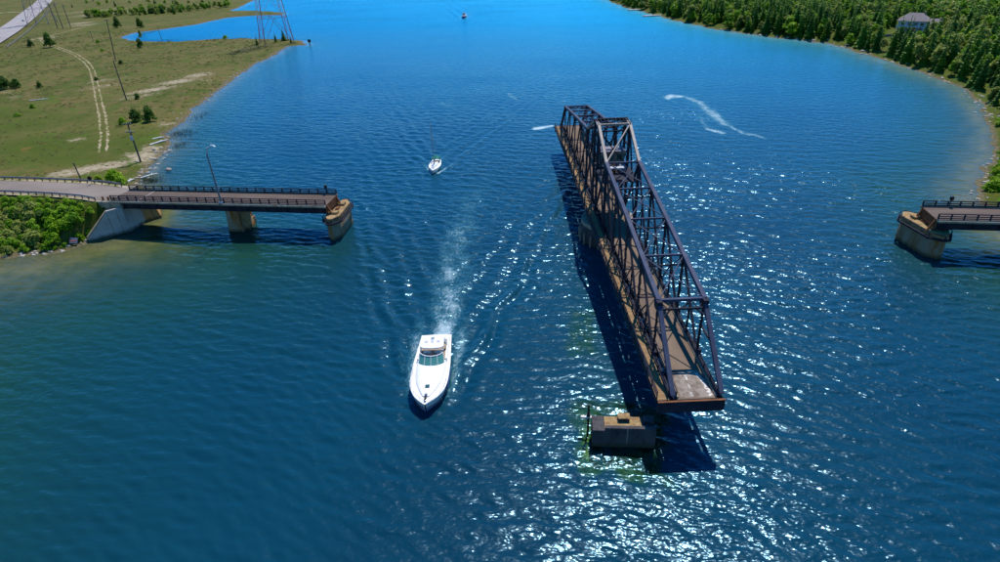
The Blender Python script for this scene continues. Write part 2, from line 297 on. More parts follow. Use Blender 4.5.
# ------------------------------------------------------------------ water
def flow(a, b, keys):
    ks, vs_ = zip(*keys); out = [a]
    while out[-1] < b: out.append(out[-1] + float(np.interp(out[-1], ks, vs_)))
    return np.array(out)
wx = flow(-900, 320, [(-900, 14), (-420, 5), (-210, 1.6), (-130, .75), (-75, .5), (-40, .30), (60, .30), (90, .6), (130, 1.2), (320, 14)])
wy = flow(-260, 1500, [(-260, 8), (-110, 1.2), (-84, .30), (-10, .32), (60, .62), (150, 1.2), (300, 2.4), (620, 6), (1500, 50)])
WX, WY, WF = grid(wx, wy); SX = np.gradient(wx)[None, :] + 0 * WX; SY = np.gradient(wy)[:, None] + 0 * WX
WZ = np.zeros(WX.shape)
gust = .80 + .35 * lump(WX, WY, 120, 24) + .25 * lump(WX, WY, 45, 30)
shelter = np.clip((WX + 110) / 50, 0.72, 1)
for i in range(70):
    lam = math.exp(rng.uniform(math.log(.72), math.log(5.0))); th = R(-100) + rng.normal(0, .36)
    st = np.maximum(SX * abs(math.cos(th)), SY * abs(math.sin(th))); dm = np.clip(lam / (2.4 * st) - 1, 0, 1)
    s = .044 * (1.25 if lam < 2.2 else .52)
    WZ += dm * s * lam / 6.283 * np.sin((WX * math.cos(th) + WY * math.sin(th)) * 6.283 / lam + rng.uniform(0, 6.28))
WZ *= gust * shelter
foam = np.zeros(WX.shape)
def boatframe(bx, by, hx, hy):
    n = math.hypot(hx, hy); hx, hy = hx / n, hy / n
    return -((WX - bx) * hx + (WY - by) * hy), (WX - bx) * hy - (WY - by) * hx
def wake(bx, by, hx, hy, amp, lam, ang, reach, wid):
    global WZ
    s, tt = boatframe(bx, by, hx, hy); a = np.abs(tt); on = (s > 0)
    for k in range(5):
        u = a - math.tan(R(ang)) * s - 1.5 + k * lam * 1.3 + 1.5 * lump(WX, WY, 14, 9)
        env = np.exp(-(u / (lam * .9)) ** 2) * np.exp(-s / reach) * on * np.clip(s / 6, 0, 1) * (1 - .16 * k)
        wob = 1 + .5 * np.sin(s * .55 + k * 2 + np.sign(tt)) + .8 * lump(WX, WY, 9, 3)
        WZ += amp * env * np.cos(6.283 * u / lam) * wob
wake(-23, -53, 2.2, -15, .26, 3.2, 17, 75, 3)
wake(-43.6, 34.5, 1.2, -9, .13, 3.2, 19, 80, 2)
wake(-104, 368, .6, -10, .22, 6, 17, 80, 2)
s, tt = boatframe(-24.9, -37.6, 2.2, -15); sc_ = s.clip(0); c0 = 1.8 * np.sin(sc_ / 30) - .09 * sc_
on = np.clip(s / 1.0, 0, 1)
foam = np.maximum(foam, on * 1.15 * np.exp(-sc_ / 8) * np.exp(-((tt) / (1.7 + .06 * sc_)) ** 2))
foam = np.maximum(foam, on * 1.05 * np.exp(-sc_ / 38) * np.exp(-((tt - .5 * c0) / (1.8 + .07 * sc_)) ** 2) * (.8 + .7 * lump(WX, WY, 6, 6)))
s, tt = boatframe(-23, -53.3, 2.2, -15)
side = np.abs(tt) - 2.75 * np.clip(s / 5, 0, 1) ** .6
foam = np.maximum(foam, .52 * (s > .5) * np.exp(-((side - .05 - .03 * s) / (.45 + .045 * s)) ** 2) * np.exp(-np.clip(s - 17, 0, 99) / 5) * np.clip(s / 5, .2, 1))
foam = np.maximum(foam, .50 * (s > 3) * np.exp(-((np.abs(tt) - .27 * s - 2.0) / .8) ** 2) * np.exp(-s / 26) * (.5 + .6 * lump(WX, WY, 3.5, 4)))
s, tt = boatframe(-43.7, 34.6, 1.2, -9)
foam = np.maximum(foam, .95 * (s > .3) * np.exp(-((np.abs(tt) - .42 * s - .5) / .55) ** 2) * np.exp(-s / 8))
foam = np.maximum(foam, .5 * (s > 9) * np.exp(-(tt / 1.2) ** 2) * np.exp(-(s - 9).clip(0) / 7))
s, tt = boatframe(-104.4, 368, .6, -10)
foam = np.maximum(foam, .95 * (s > .5) * np.exp(-((np.abs(tt) - .45 * s - .8) / 1.4) ** 2) * np.exp(-s / 9))
foam = np.maximum(foam, .50 * (s > 9) * np.exp(-(tt / (2.5 + .05 * s)) ** 2) * np.exp(-s / 50))
def streak(pl, wd, st):
    global foam
    q, _ = pdist(pl, WX + 1.2 * lump(WX, WY, 6, 4), WY + 1.5 * lump(WX, WY, 5, 12)); foam = np.maximum(foam, st * np.exp(-(q / wd) ** 2))
streak([(22.8, 116.5), (25, 119.5), (28, 118), (32.2, 109.1), (34.2, 95.7), (36.1, 82.6)], 2.0, .62); streak([(22, 116), (24, 120), (26, 118)], 2.2, .85)
streak([(36.1, 82.6), (39.0, 74.1), (44.3, 69.2)], 1.2, .58)
streak([(30.0, 92.0), (30.5, 78.2)], 1.2, .42); streak([(30.5, 77), (33.7, 73.0)], 1.2, .8)
streak([(-21.8, 76.5), (-19, 78.5), (-17.4, 79.9)], 1.3, 1.1); streak([(-37.1, 125.7), (-32.6, 114.4)], 1.0, .45)
streak([(-60, 110), (-55, 106)], 1.4, .34); streak([(-50, 104), (-45, 101)], 1.2, .30); streak([(-5, 165), (8, 170)], 1.6, .3)
BZ, BL, BR, BD = height(WX, WY); depth = np.maximum(-BZ, 0)
clear = np.exp(-depth / 1.55)
def cribmask(P, soft, val):
    global clear
    d = sdist(P, WX, WY); clear = np.maximum(clear, val * np.clip(.62 + .9 * lump(WX, WY, 2.6, 6) + .5 * lump(WX, WY, 1.2, 14), .08, 1) / (1 + np.exp(-(d - .3 + 1.6 * lump(WX, WY, 5, 2) + .6 * lump(WX, WY, 1.6, 12)) / soft)))
CRIB1 = [(-3.9, -60.8), (6.2, -61.6), (7.4, -49.2), (-4.1, -48.9)]; CRIB2 = [(-5.6, -39.5), (-1.4, -39.0), (-1.9, -26.6), (-6.1, -27.2)]
cribmask(CRIB1, .22, .85); cribmask(CRIB2, .4, .38)
damp = np.clip(depth / .35, .05, 1) * np.where(BD > -.3, .2, 1)
WZ *= damp
unres = np.clip((np.maximum(SX, SY) - .35) / 2.4, 0, 1) ** .7
t = NT('lake_water'); p = t.pos()
ca = t.attr('clear'); fo = t.attr('foam')
pr = t.mapping(p, (.45, 1.0, 1), (0, 0, R(-7))); pr2 = t.mapping(p, (.6, 1.0, 1), (0, 0, R(14)))
h = t.math('ADD', t.noise(pr, .9, 1.5, .5, .2), t.math('MULTIPLY', t.noise(pr2, 2.2, 1.0, .5, .2), .34))
patch = t.ramp(t.noise(t.mapping(p, (.5, 1, 1)), .03, 4, .6), .35, .7); un = t.attr('unresolved')
nb = t.n('ShaderNodeBump', {'Height': h, 'Strength': t.math('ADD', .34, t.math('MULTIPLY', patch, .6)), 'Distance': .44}).outputs[0]
deep = t.mix(t.ramp(t.noise(p, .018, 3), .35, .65), (.0018, .031, .058), (.0018, .041, .072))
deep = t.mix(t.ramp(ca, .0, .30), deep, (.009, .058, .040))
dif = t.n('ShaderNodeBsdfDiffuse', {'Color': deep})
tr = t.n('ShaderNodeBsdfTransparent', {'Color': t.mix(t.ramp(ca, .1, .9), (.18, .55, .50), (.80, .92, .84))})
body = t.n('ShaderNodeMixShader', {0: t.ramp(ca, .02, .85), 1: dif.outputs[0], 2: tr.outputs[0]})
tint = (.03, .60, 1, 1)
gl = t.n('ShaderNodeBsdfGlossy', {'Color': (.34, .70, 1, 1), 'Roughness': .15, 'Normal': nb})
gl2 = t.n('ShaderNodeBsdfGlossy', {'Color': tint, 'Roughness': .34})
gl3 = t.n('ShaderNodeBsdfGlossy', {'Color': (.50, .78, 1, 1), 'Roughness': .27, 'Normal': nb})
gls = t.n('ShaderNodeMixShader', {0: .30, 1: gl.outputs[0], 2: gl3.outputs[0]})
glm = t.n('ShaderNodeMixShader', {0: t.math('MULTIPLY', un, .88), 1: gls.outputs[0], 2: gl2.outputs[0]})
fr = t.n('ShaderNodeFresnel', {'IOR': 1.333, 'Normal': nb})
wat = t.n('ShaderNodeMixShader', {0: fr.outputs[0], 1: body.outputs[0], 2: glm.outputs[0]})
fn = t.math('ADD', t.math('MULTIPLY', t.noise(t.mapping(p, (1.2, .6, 1)), 2.2, 6, .75, .6), .75), t.math('MULTIPLY', t.noise(p, .55, 4, .6), .35))
ff = t.ramp(t.math('ADD', fo, t.math('MULTIPLY', t.math('SUBTRACT', fn, .55), 2.2)), .42, 1.05); ff = t.math('MULTIPLY', ff, t.ramp(fo, .02, .15))
fd = t.n('ShaderNodeBsdfDiffuse', {'Color': (.50, .60, .66, 1)})
aer = t.n('ShaderNodeBsdfDiffuse', {'Color': (.07, .24, .30, 1)})
sf = t.math('MULTIPLY', t.ramp(t.math('ADD', fo, t.math('MULTIPLY', t.math('SUBTRACT', fn, .5), 1.5)), .20, .9), .65)
wat = t.n('ShaderNodeMixShader', {0: t.math('MULTIPLY', sf, t.ramp(fo, .03, .15)), 1: wat.outputs[0], 2: aer.outputs[0]})
fin = t.n('ShaderNodeMixShader', {0: t.math('MULTIPLY', ff, .8), 1: wat.outputs[0], 2: fd.outputs[0]}); t.surf(fin.outputs[0]); M['water'] = t.m
wo = npmesh('water', np.stack([WX, WY, WZ], -1).reshape(-1, 3), WF, M['water'], {'clear': clear, 'foam': foam, 'unresolved': unres}); tag(wo, 'blue green lake channel with wind ripples', kind='structure')
# ------------------------------------------------------------------ ribbons: road, highway, dirt ruts
def ribbon(name, pl, half, zf, m, label, jit=0, step=2.0, base=True):
    P = np.asarray(pl, float); seg = np.hypot(*(P[1:] - P[:-1]).T); acc = np.r_[0, np.cumsum(seg)]
    ss = np.linspace(0, acc[-1], max(2, int(acc[-1] / step))); px = np.interp(ss, acc, P[:, 0]); py = np.interp(ss, acc, P[:, 1])
    k = np.ones(5) / 5
    if len(ss) > 12:
        px[2:-2] = np.convolve(px, k, 'valid'); py[2:-2] = np.convolve(py, k, 'valid')
    tx, ty = np.gradient(px), np.gradient(py); n = np.hypot(tx, ty); nx, ny = -ty / n, tx / n
    hl = half + jit * rng.normal(0, 1, len(ss)); hr = half + jit * rng.normal(0, 1, len(ss)); rows = []
    for o_ in (1, .33, -.33, -1):
        hw = np.where(o_ > 0, hl * o_, hr * o_); X, Y = px + nx * hw, py + ny * hw; rows.append(np.stack([X, Y, zf(X, Y, ss)], -1))
    V = np.stack(rows, 1).reshape(-1, 3); F = []
    for i in range(len(ss) - 1):
        for c in range(3): F.append((i * 4 + c, i * 4 + c + 1, (i + 1) * 4 + c + 1, (i + 1) * 4 + c))
    o = npmesh(name, V, F, m, None, False); tag(o, label, kind='structure'); return o
ribbon('road', ROAD, 3.55, lambda X, Y, s: roadz(s) + .008 + 0 * X, M['asphalt'], 'worn grey causeway road leading onto the left approach bridge')
ribbon('road_shoulder', ROAD[1:], 4.7, lambda X, Y, s: roadz(s) - .05 + 0 * X, M['dirt'], 'gravel shoulder of the causeway road', .1)
ribbon('highway', HWC, 9.0, lambda X, Y, s: np.maximum(height(X, Y)[0], 1.6) + .25, M['highway'], 'wide pale highway across the top left corner', 0, 8)
ribbon('side_road', [(-700, 505), (-640, 498), (-612, 505)], 4, lambda X, Y, s: height(X, Y)[0] + .15, M['dirt'], 'pale side road joining the highway', .2, 4)
TR = [(-140, 38), (-148.8, 46.2), (-162.2, 63.6), (-183.0, 88.6), (-207.7, 117.1), (-233.5, 147.1), (-259.3, 176.7), (-282.3, 200.2), (-309.0, 224.3), (-334.3, 244.2), (-358.8, 262.0), (-388.6, 286.5), (-404.0, 307.0), (-408.9, 327.9), (-414.3, 350.6), (-424, 380)]
T = np.asarray(TR); tg = np.gradient(T, axis=0); tg /= np.hypot(*tg.T)[:, None]; nn = np.stack([-tg[:, 1], tg[:, 0]], 1)
for k, sgn in enumerate((1, -1)):
    ribbon('dirt_track', (T + nn * 1.0 * sgn)[1:], .34, lambda X, Y, s: height(X, Y)[0] + .045, M['dirt'], ('left' if k == 0 else 'right') + ' wheel rut of the pale dirt track winding over the grass', .16, 1.3)
hwr = empty('guard_rail', (0, 0, 0), 0, 'long low guard rail along the far highway verge', 'guard rail')
gm, gp = MB(), None
HP = [(-395, 257), (-454, 337), (-516, 417), (-596, 517), (-684, 627)]
HP = [(x + 9.4 * .8, y + 9.4 * .6 - 6) for x, y in HP]
for a, b in zip(HP[:-1], HP[1:]):
    za, zb = gz(*a) + .9, gz(*b) + .9; gm.bar((*a, za), (*b, zb), .12, .5)
gm.build('rail', M['grey_tower'], hwr)
for i in range(len(HP) - 1):
    for k in range(8):
        x = HP[i][0] + (HP[i + 1][0] - HP[i][0]) * k / 8; y = HP[i][1] + (HP[i + 1][1] - HP[i][1]) * k / 8; z0 = gz(x, y)
        MB().box(x - .12, x + .12, y - .12, y + .12, z0 - .2, z0 + 1.0).build('post', M['grey_tower'], hwr)
# ------------------------------------------------------------------ swing bridge
PHI = 0.172; ZD = 6.94
SB = empty('swing_bridge', (0, 0, ZD), PHI, 'dark steel through truss swing bridge turned open in mid channel', 'bridge')
WL, WR, SWK = -2.9, 2.6, -4.65
NOD = [1.85, 10.45, 19.55, 28.6, 37.7, 46.8, 55.6]
HT = [16.1, 12.1, 11.0, 9.9, 8.7, 7.5, 0.35]
ZB = -.35                                            # bottom chord level
def part(name, m, a, b, wd, hg=None, upv=(0, 0, 1), parent=SB): return MB().bar(a, b, wd, hg, upv).build(name, m, parent)
def laced(name, a, b, wd, dep, m, n=8, parent=SB, axisv=(0, 1, 0)):
    # two channels joined by zig-zag lacing bars
    a, b = Vector(a), Vector(b); ax = Vector(axisv) * dep / 2; o = MB()
    o.bar(a - ax, b - ax, wd, .09, (1, 0, 0)); o.bar(a + ax, b + ax, wd, .09, (1, 0, 0)); d = b - a
    for k in range(n):
        s_ = 1 if k % 2 else -1
        for off in (-wd * .45, wd * .45):
            e = Vector((off, 0, 0)); o.bar(a + d * (k / n) - ax * s_ + e, a + d * ((k + 1) / n) + ax * s_ + e, .05, .07)
    return o.build(name, m, parent)
St, Sc, Sp = M['steel'], M['steel_top'], M['steel_pale']
def node(lat, i, sgn, top=True):
    return Vector((lat, sgn * NOD[i], HT[i] if top else ZB))
for lat in (WL, WR):
    for sgn in (-1, 1):
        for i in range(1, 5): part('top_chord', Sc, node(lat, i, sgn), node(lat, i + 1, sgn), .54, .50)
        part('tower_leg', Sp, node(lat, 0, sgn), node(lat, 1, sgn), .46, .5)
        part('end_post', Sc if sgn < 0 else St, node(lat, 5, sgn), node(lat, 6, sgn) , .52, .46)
        for i in range(0, 6): part('bottom_chord', St, (lat, sgn * NOD[i], ZB), (lat, sgn * NOD[i + 1], ZB), .45, .55)
        for i in (2, 3, 4): laced('vertical_post', node(lat, i, sgn, False), node(lat, i, sgn) - Vector((0, 0, .2)), .34, .42, St, 12)
        laced('hanger', node(lat, 5, sgn, False), node(lat, 5, sgn), .24, .34, St, 8)
        part('vertical_post', St, node(lat, 1, sgn, False), node(lat, 1, sgn), .42, .5)
        part('tower_post', St, (lat, sgn * NOD[0], ZB), (lat, sgn * NOD[0], HT[0]), .42, .46)
        # web: diagonals fall towards the ends, light counters across
        for i in range(1, 5):
            part('diagonal', St, node(lat, i, sgn), node(lat, i + 1, sgn, False), .26, .30)
            m0 = (node(lat, i, sgn) + node(lat, i + 1, sgn, False)) / 2
            laced('sub_post', (lat, m0.y, ZB), (lat, m0.y, m0.z), .2, .28, St, 6)
            part('counter_brace', St, m0, node(lat, i, sgn, False), .14, .16)
        part('diagonal', St, node(lat, 0, sgn), node(lat, 1, sgn, False), .24, .28)
        part('diagonal', St, node(lat, 0, sgn, False) + Vector((0, 0, .3)), node(lat, 1, sgn), .3, .34)
        part('counter_brace', St, (lat, sgn * NOD[0], 8.2), (lat, sgn * NOD[1], 8.2), .22, .26)
        a = (node(lat, 5, sgn) + node(lat, 6, sgn)) / 2; part('sub_strut', St, a, (lat, sgn * NOD[5], a.z - .2), .2, .24)
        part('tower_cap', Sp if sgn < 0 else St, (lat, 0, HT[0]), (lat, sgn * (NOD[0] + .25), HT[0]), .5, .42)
    for zz in (4.2, 8.2, 12.2): part('tower_strut', St, (lat, -NOD[0], zz), (lat, NOD[0], zz), .22, .26)
    for z0, z1 in ((4.2, 8.2), (8.2, 12.2), (12.2, 15.8)):
        part('tower_brace', St, (lat, -NOD[0], z0), (lat, NOD[0], z1), .1, .12); part('tower_brace', St, (lat, NOD[0], z0), (lat, -NOD[0], z1), .1, .12)
for sgn in (-1, 1):
    for i in range(1, 6):
        a, b = node(WL, i, sgn), node(WR, i, sgn)
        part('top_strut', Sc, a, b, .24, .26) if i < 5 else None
    for i in range(1, 5):
        for (l0, l1) in ((WL, WR), (WR, WL)): part('top_lateral_brace', Sc, node(l0, i, sgn) + Vector((0, 0, .05 if l0 == WL else -.06)), node(l1, i + 1, sgn) + Vector((0, 0, .05 if l0 == WL else -.06)), .13, .11)
    # sway frames below each top strut
    for i in (2, 3, 4):
        y, zt = sgn * NOD[i], HT[i]; part('sway_strut', St, (WL, y, zt - 1.5), (WR, y, zt - 1.5), .16, .18)
        for k in range(4):
            x0 = WL + (WR - WL) * k / 4; x1 = WL + (WR - WL) * (k + 1) / 4
            part('sway_brace', St, (x0, y, zt - (1.5 if k % 2 else .1)), (x1, y, zt - (.1 if k % 2 else 1.5)), .09, .1)
    # portal at the hip: latticed strut and knee braces
    a, b = node(WL, 5, sgn), node(WR, 5, sgn); dn = (node(WL, 6, sgn) - node(WL, 5, sgn)).normalized() * 1.15
    part('portal_strut', Sc, a, b, .36, .36); part('portal_strut', St, a + dn, b + dn, .2, .24)
    for k in range(6):
        u0 = a + (b - a) * (k / 6) + (dn if k % 2 else Vector()); u1 = a + (b - a) * ((k + 1) / 6) + (Vector() if k % 2 else dn); part('portal_lacing', St, u0, u1, .09, .1)
    for q, s_ in ((a, 1), (b, -1)): part('knee_brace', St, q + dn * 2.1, q + dn + Vector((s_ * 1.3, 0, 0)), .16, .18)
    # tower cross bracing between the two trusses
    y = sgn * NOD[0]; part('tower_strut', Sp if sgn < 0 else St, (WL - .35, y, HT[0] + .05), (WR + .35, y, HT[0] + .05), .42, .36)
    part('tower_strut', St, (WL, y, HT[0] - 1.1), (WR, y, HT[0] - 1.1), .2, .22)
    for k in range(6):
        x0 = WL + (WR - WL) * k / 6; x1 = WL + (WR - WL) * (k + 1) / 6; part('tower_lacing', St, (x0, y, HT[0] - (1.1 if k % 2 else 0)), (x1, y, HT[0] - (0 if k % 2 else 1.1)), .09, .1)
    for z0, z1 in ((8.4, 15.0),):
        part('tower_brace', St, (WL, y, z0), (WR, y, z1), .16, .18); part('tower_brace', St, (WR, y, z0), (WL, y, z1), .16, .18)
    part('tower_strut', St, (WL, y, 8.3), (WR, y, 8.3), .26, .3)
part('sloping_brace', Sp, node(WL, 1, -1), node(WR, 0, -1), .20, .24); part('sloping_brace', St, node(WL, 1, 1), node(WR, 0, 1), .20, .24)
part('sloping_brace', St, node(WR, 1, 1), node(WL, 0, 1), .2, .22)
for k in range(9):
    x = WL + (WR - WL) * k / 8; part('tower_roof_bar', St, (x, -1.8, HT[0] + .28), (x, 1.8, HT[0] + .28), .07, .1)
part('lightning_rod', St, (WR + .1, -1.9, HT[0]), (WR + .1, -1.9, HT[0] + .9), .12)
# operator cabin and platform inside the tower
cab = MB().box(-2.3, 2.0, -1.4, 1.4, 8.6, 11.0).build('operator_cabin', M['wood'], SB)
MB().box(-2.6, 2.3, -1.62, 1.62, 11.0, 11.2).build('cabin_roof', M['grey_tower'], cab)
for k in range(3): MB().box(-2.0 + k * 1.35, -1.0 + k * 1.35, -1.44, -1.402, 9.5, 10.6).build('cabin_window', M['glass'], cab)
MB().box(-3.35, 3.05, -9.9, -2.25, 8.30, 8.42).build('cabin_platform', St, SB)
MB().box(-2.5, .6, -8.6, -7.7, 10.3, 10.5).build('service_walkway', M['lamp_metal'], SB)
MB().box(-1.7, -.2, -5.6, -3.6, 8.42, 9.9).build('machinery_box', M['rust'], SB, bevel=.05)
MB().box(.5, 1.7, -5.4, -3.8, 8.42, 9.5).build('machinery_box', M['grey_tower'], SB, bevel=.05)
for x in (-2.9, 2.6): part('platform_beam', St, (x, -9.9, 8.15), (x, -1.9, 8.15), .25, .3)
for lat in (WL, WR):
    for sgn in (-1, 1):
        for i in range(1, 6):
            y, z_ = sgn * NOD[i], HT[i]; q = MB().prism([(-.75, -.75), (-.35, -1.05), (.35, -1.05), (.75, -.75), (.75, .2), (-.75, .2)], 0, .64).build('gusset_plate', St, SB)
            q.rotation_euler = (R(90), 0, R(90)); q.location = (lat - .32, y, z_ - .05)
            MB().box(lat - .3, lat + .3, y - .7, y + .7, ZB - .12, ZB + .75).build('gusset_plate', St, SB)
# floor system
MB().box(-2.35, 2.1, -55.85, 55.85, -.30, 0).build('roadway_deck', M['deck_asphalt'], SB)
sw_ = MB().box(SWK, -3.3, -55.9, 55.9, -.12, .06).build('sidewalk_deck', M['boards'], SB)
part('sidewalk_edge_beam', St, (SWK - .08, -55.9, -.15), (SWK - .08, 55.9, -.15), .14, .42)
yy = -55.4
k = 0
while yy <= 55.5:
    MB().box(WL - .1, WR + .1, yy - .18, yy + .18, -1.45, -.34).build('floor_beam', St, SB)
    MB().bar((SWK, yy, -.25), (WL, yy, -.75), .16, .2).build('sidewalk_bracket', St, SB); yy += 4.62
for x in (-1.8, -.6, .6, 1.7): MB().box(x - .12, x + .12, -55.2, 55.2, -.95, -.31).build('stringer', St, SB)
MB().box(SWK + .05, WR + .32, -56.25, -55.92, -1.55, -.02).build('end_floor_beam', St, SB)
MB().box(SWK + .05, WR + .32, 55.92, 56.25, -1.5, -.02).build('end_floor_beam', St, SB)
MB().box(SWK, WR + .3, -56.32, -56.05, -.015, .045).build('rusty_end_plate', M['rust'], SB); MB().box(SWK, WR + .3, 56.05, 56.32, -.015, .045).build('rusty_end_plate', M['rust'], SB)
def rail_run(parent, p0, p1, h, step, m, rails=(1.0, .55), pw=.1, rw=.08, name='railing'):
    p0, p1 = Vector(p0), Vector(p1); L = (p1 - p0).length; n = max(1, round(L / step))
    for k in range(n + 1):
        q = p0 + (p1 - p0) * k / n; MB().bar(q, q + Vector((0, 0, h)), pw).build(name + '_post', m, parent)
    for r_ in rails: MB().bar(p0 + Vector((0, 0, h * r_)), p1 + Vector((0, 0, h * r_)), rw, rw * 1.3).build(name + '_rail', m, parent)
rail_run(SB, (SWK - .02, -55.7, .05), (SWK - .02, 55.7, .05), 1.1, 2.31, St, (1, .66, .33))
rail_run(SB, (-3.35, -55.4, .05), (-3.35, 55.4, .05), .95, 4.62, St, (1, .5), name='inner_railing')
rail_run(SB, (2.15, -55.4, 0), (2.15, 55.4, 0), .95, 2.31, St, (1, .6, .3), name='guard_railing')
rail_run(SB, (-2.4, -55.4, 0), (-2.4, 55.4, 0), .8, 4.62, St, (1, .5), name='guard_railing')
for x in (-2.28, 2.02): MB().box(x - .1, x + .1, -55.6, 55.6, .004, .2).build('timber_kerb', M['wood'], SB)
# scuffed paint left on the near end of the deck
def scuff(pts):
    o = MB(); o.add([(x, y, .006) for x, y in pts], [tuple(range(len(pts)))]); return o.build('paint_mark', M['white_paint'], SB)
def paintline(x0, x1, y0, y1, wd, n=9):
    L_, R_ = [], []
    for k in range(n):
        f_ = k / (n - 1); x = x0 + (x1 - x0) * f_; y = y0 + (y1 - y0) * f_; L_.append((x - wd * random.uniform(.25, .65), y)); R_.append((x + wd * random.uniform(.25, .65), y))
    return scuff(R_ + L_[::-1])
paintline(1.15, 1.55, -50.9, -55.5, .55); paintline(.2, .9, -50.8, -51.1, .3, 4); paintline(-.35, -.3, -51.6, -52.6, .3, 5); paintline(-.45, -.4, -53.3, -54.2, .22, 5); paintline(-.6, -.5, -54.8, -55.4, .2, 4); paintline(-1.3, .9, -55.5, -55.62, .12, 5)
paintline(-.8, -.2, -51.0, -51.3, .25, 4)
pt = [(-1.9, -55.6), (1.75, -55.6), (1.8, -52.4), (1.2, -51.3), (.5, -50.6), (-.3, -51.2), (-1.2, -50.9), (-1.8, -52.2)]
MB().add([(x, y, .002) for x, y in pt], [tuple(range(len(pt)))]).build('worn_patch', M['deck_worn'], SB)
# drum under the floor
MB().tube((0, 0, -2.5), (0, 0, -1.5), 4.1, 4.1, 32).build('turntable_drum', St, SB)
pp = empty('pivot_pier', (0, 0, 0), 0, 'round concrete pivot pier under the middle of the swing bridge', 'pier')
MB().tube((0, 0, -3), (0, 0, 3.6), 5.2, 4.9, 36).build('shaft', M['concrete_dark'], pp); MB().tube((0, 0, 3.6), (0, 0, 4.35), 5.2, 5.2, 36).build('cap', M['concrete'], pp)
for k in range(20):
    a = 2 * math.pi * k / 20; MB().tube((5.5 * math.cos(a), 5.5 * math.sin(a), -2), (5.5 * math.cos(a), 5.5 * math.sin(a), 2.4), .16, .14, 7).build('fender_pile', M['wood'], pp)
# ------------------------------------------------------------------ near protection pier with drowned crib
np_ = empty('rest_pier', (1.55, -55.2, 0), R(4.2), 'dark concrete block pier with yellow top in front of the swing bridge end', 'pier')
MB().box(-3.65, 3.65, -1.25, 1.3, -3, 2.35).build('block', M['concrete_dark'], np_, bevel=.06)
MB().box(-2.2, 2.2, -.72, 1.31, 2.35, 2.42).build('yellow_top', M['gold_concrete'], np_)
MB().box(-2.2, 3.65, -1.25, -.75, 2.35, 2.95).build('parapet', M['concrete_dark'], np_, bevel=.04)
MB().box(-3.65, -2.3, -1.25, 1.3, 2.35, 2.55).build('parapet', M['concrete_dark'], np_, bevel=.04)
MB().box(-.55, .75, .45, 1.35, 2.42, 2.85).build('bearing_block', M['concrete_dark'], np_, bevel=.05); MB().box(-.6, .8, .4, 1.4, 2.85, 2.95).build('bearing_cap', M['gold_concrete'], np_)
MB().box(2.4, 3.6, .2, 1.25, 2.35, 2.8).build('bearing_block', M['concrete_dark'], np_, bevel=.05)
MB().box(.3, .42, -1.268, -1.252, .1, 2.9).build('drip_stain', M['concrete'], np_)
mk = empty('mooring_post', (-2.55, -54.3, 0), 0, 'black upright post with a pale plank beside the dark block pier', 'post')
MB().tube((0, 0, -1.5), (0, 0, 4.2), .14, .12, 8).build('post', M['black'], mk); MB().box(-.22, .22, -.22, .22, 2.6, 2.9).build('collar', M['black'], mk)
MB().box(-.9, 1.1, -.16, .16, 2.25, 2.42).build('plank', M['driftwood'], mk)
def crib(poly, z, name, label):
    r_ = empty(name, (0, 0, 0), 0, label, 'crib'); P = [Vector((x, y, 0)) for x, y in poly]; a, b, c, d = P
    MB().prism([tuple(q.xy) for q in P], -6, z - .35).build('fill', M['crib'], r_)
    for k in range(8):
        f_ = k / 7; p0 = a + (b - a) * f_; p1 = d + (c - d) * f_; p0.z = p1.z = z - .14; MB().bar(p0, p1, .34, .3).build('timber', M['crib'], r_)
    for k in range(5):
        f_ = k / 4; p0 = a + (d - a) * f_; p1 = b + (c - b) * f_; p0.z = p1.z = z - .31; MB().bar(p0, p1, .3, .3).build('timber', M['crib'], r_)
crib(CRIB1, -.45, 'sunken_crib', 'green drowned timber crib round the block pier, seen through the water')
crib(CRIB2, -.9, 'sunken_crib', 'faint green drowned crib in the shadow left of the swing bridge')
# ------------------------------------------------------------------ approach bridges and piers
def approach(name, label, x0, x1, yn, yf, step=2.05):
    L = x1 - x0; r_ = empty(name, (x0, 0, RZ), 0, label, 'bridge')
    MB().box(0, L, yn, yf, -.28, 0).build('deck', M['deck_dark'], r_)
    MB().box(-.02, L + .02, yn - .75, yn - .02, -.34, .02).build('fascia_ledge', M['concrete'], r_); MB().box(-.02, L + .02, yf + .02, yf + .35, -.34, .1).build('fascia_ledge', M['concrete'], r_)
    for y in (yn + .3, yf - .3): MB().box(.1, L - .1, y - .2, y + .2, -1.75, -.29).build('girder', St, r_); MB().box(.1, L - .1, y - .35, y + .35, -1.86, -1.75).build('girder_flange', St, r_)
    for k in range(int(L / 4.2)): MB().bar((2 + k * 4.2, yn + .5, -.9), (2 + k * 4.2, yf - .5, -.9), .25, .8).build('cross_beam', St, r_)
    for k in range(int(L / 4.2) + 1):
        if 2 + k * 4.2 < L: MB().box(1.9 + k * 4.2, 2.1 + k * 4.2, yn - .1, yn + .1, -1.75, -.35).build('stiffener', St, r_)
    for y, nm in ((yn + .05, 'near'), (yf + .18, 'far')):
        rail_run(r_, (.15, y, .0), (L - .15, y, .0), 1.02, step, St, (1, .58, .22), .2, .13)
    for k in range(14):
        x = 1.2 + k * L / 14; 
        if x < L - 1: MB().box(x, x + .06, yn - .77, yn - .755, -.33, .02).build('ledge_joint', M['black'], r_)
    return r_
LA = approach('approach_bridge', 'left approach bridge, brown deck on dark girders with a lamp post', -105.2, -56.4, -3.05, 2.75)
MB().box(6.4, 6.55, -3.0, 2.7, .003, .006).build('deck_joint', M['white_paint'], LA)
RA = approach('approach_bridge', 'right approach bridge, short railed stub running out of the picture', 56.5, 98, -3.05, 2.75)
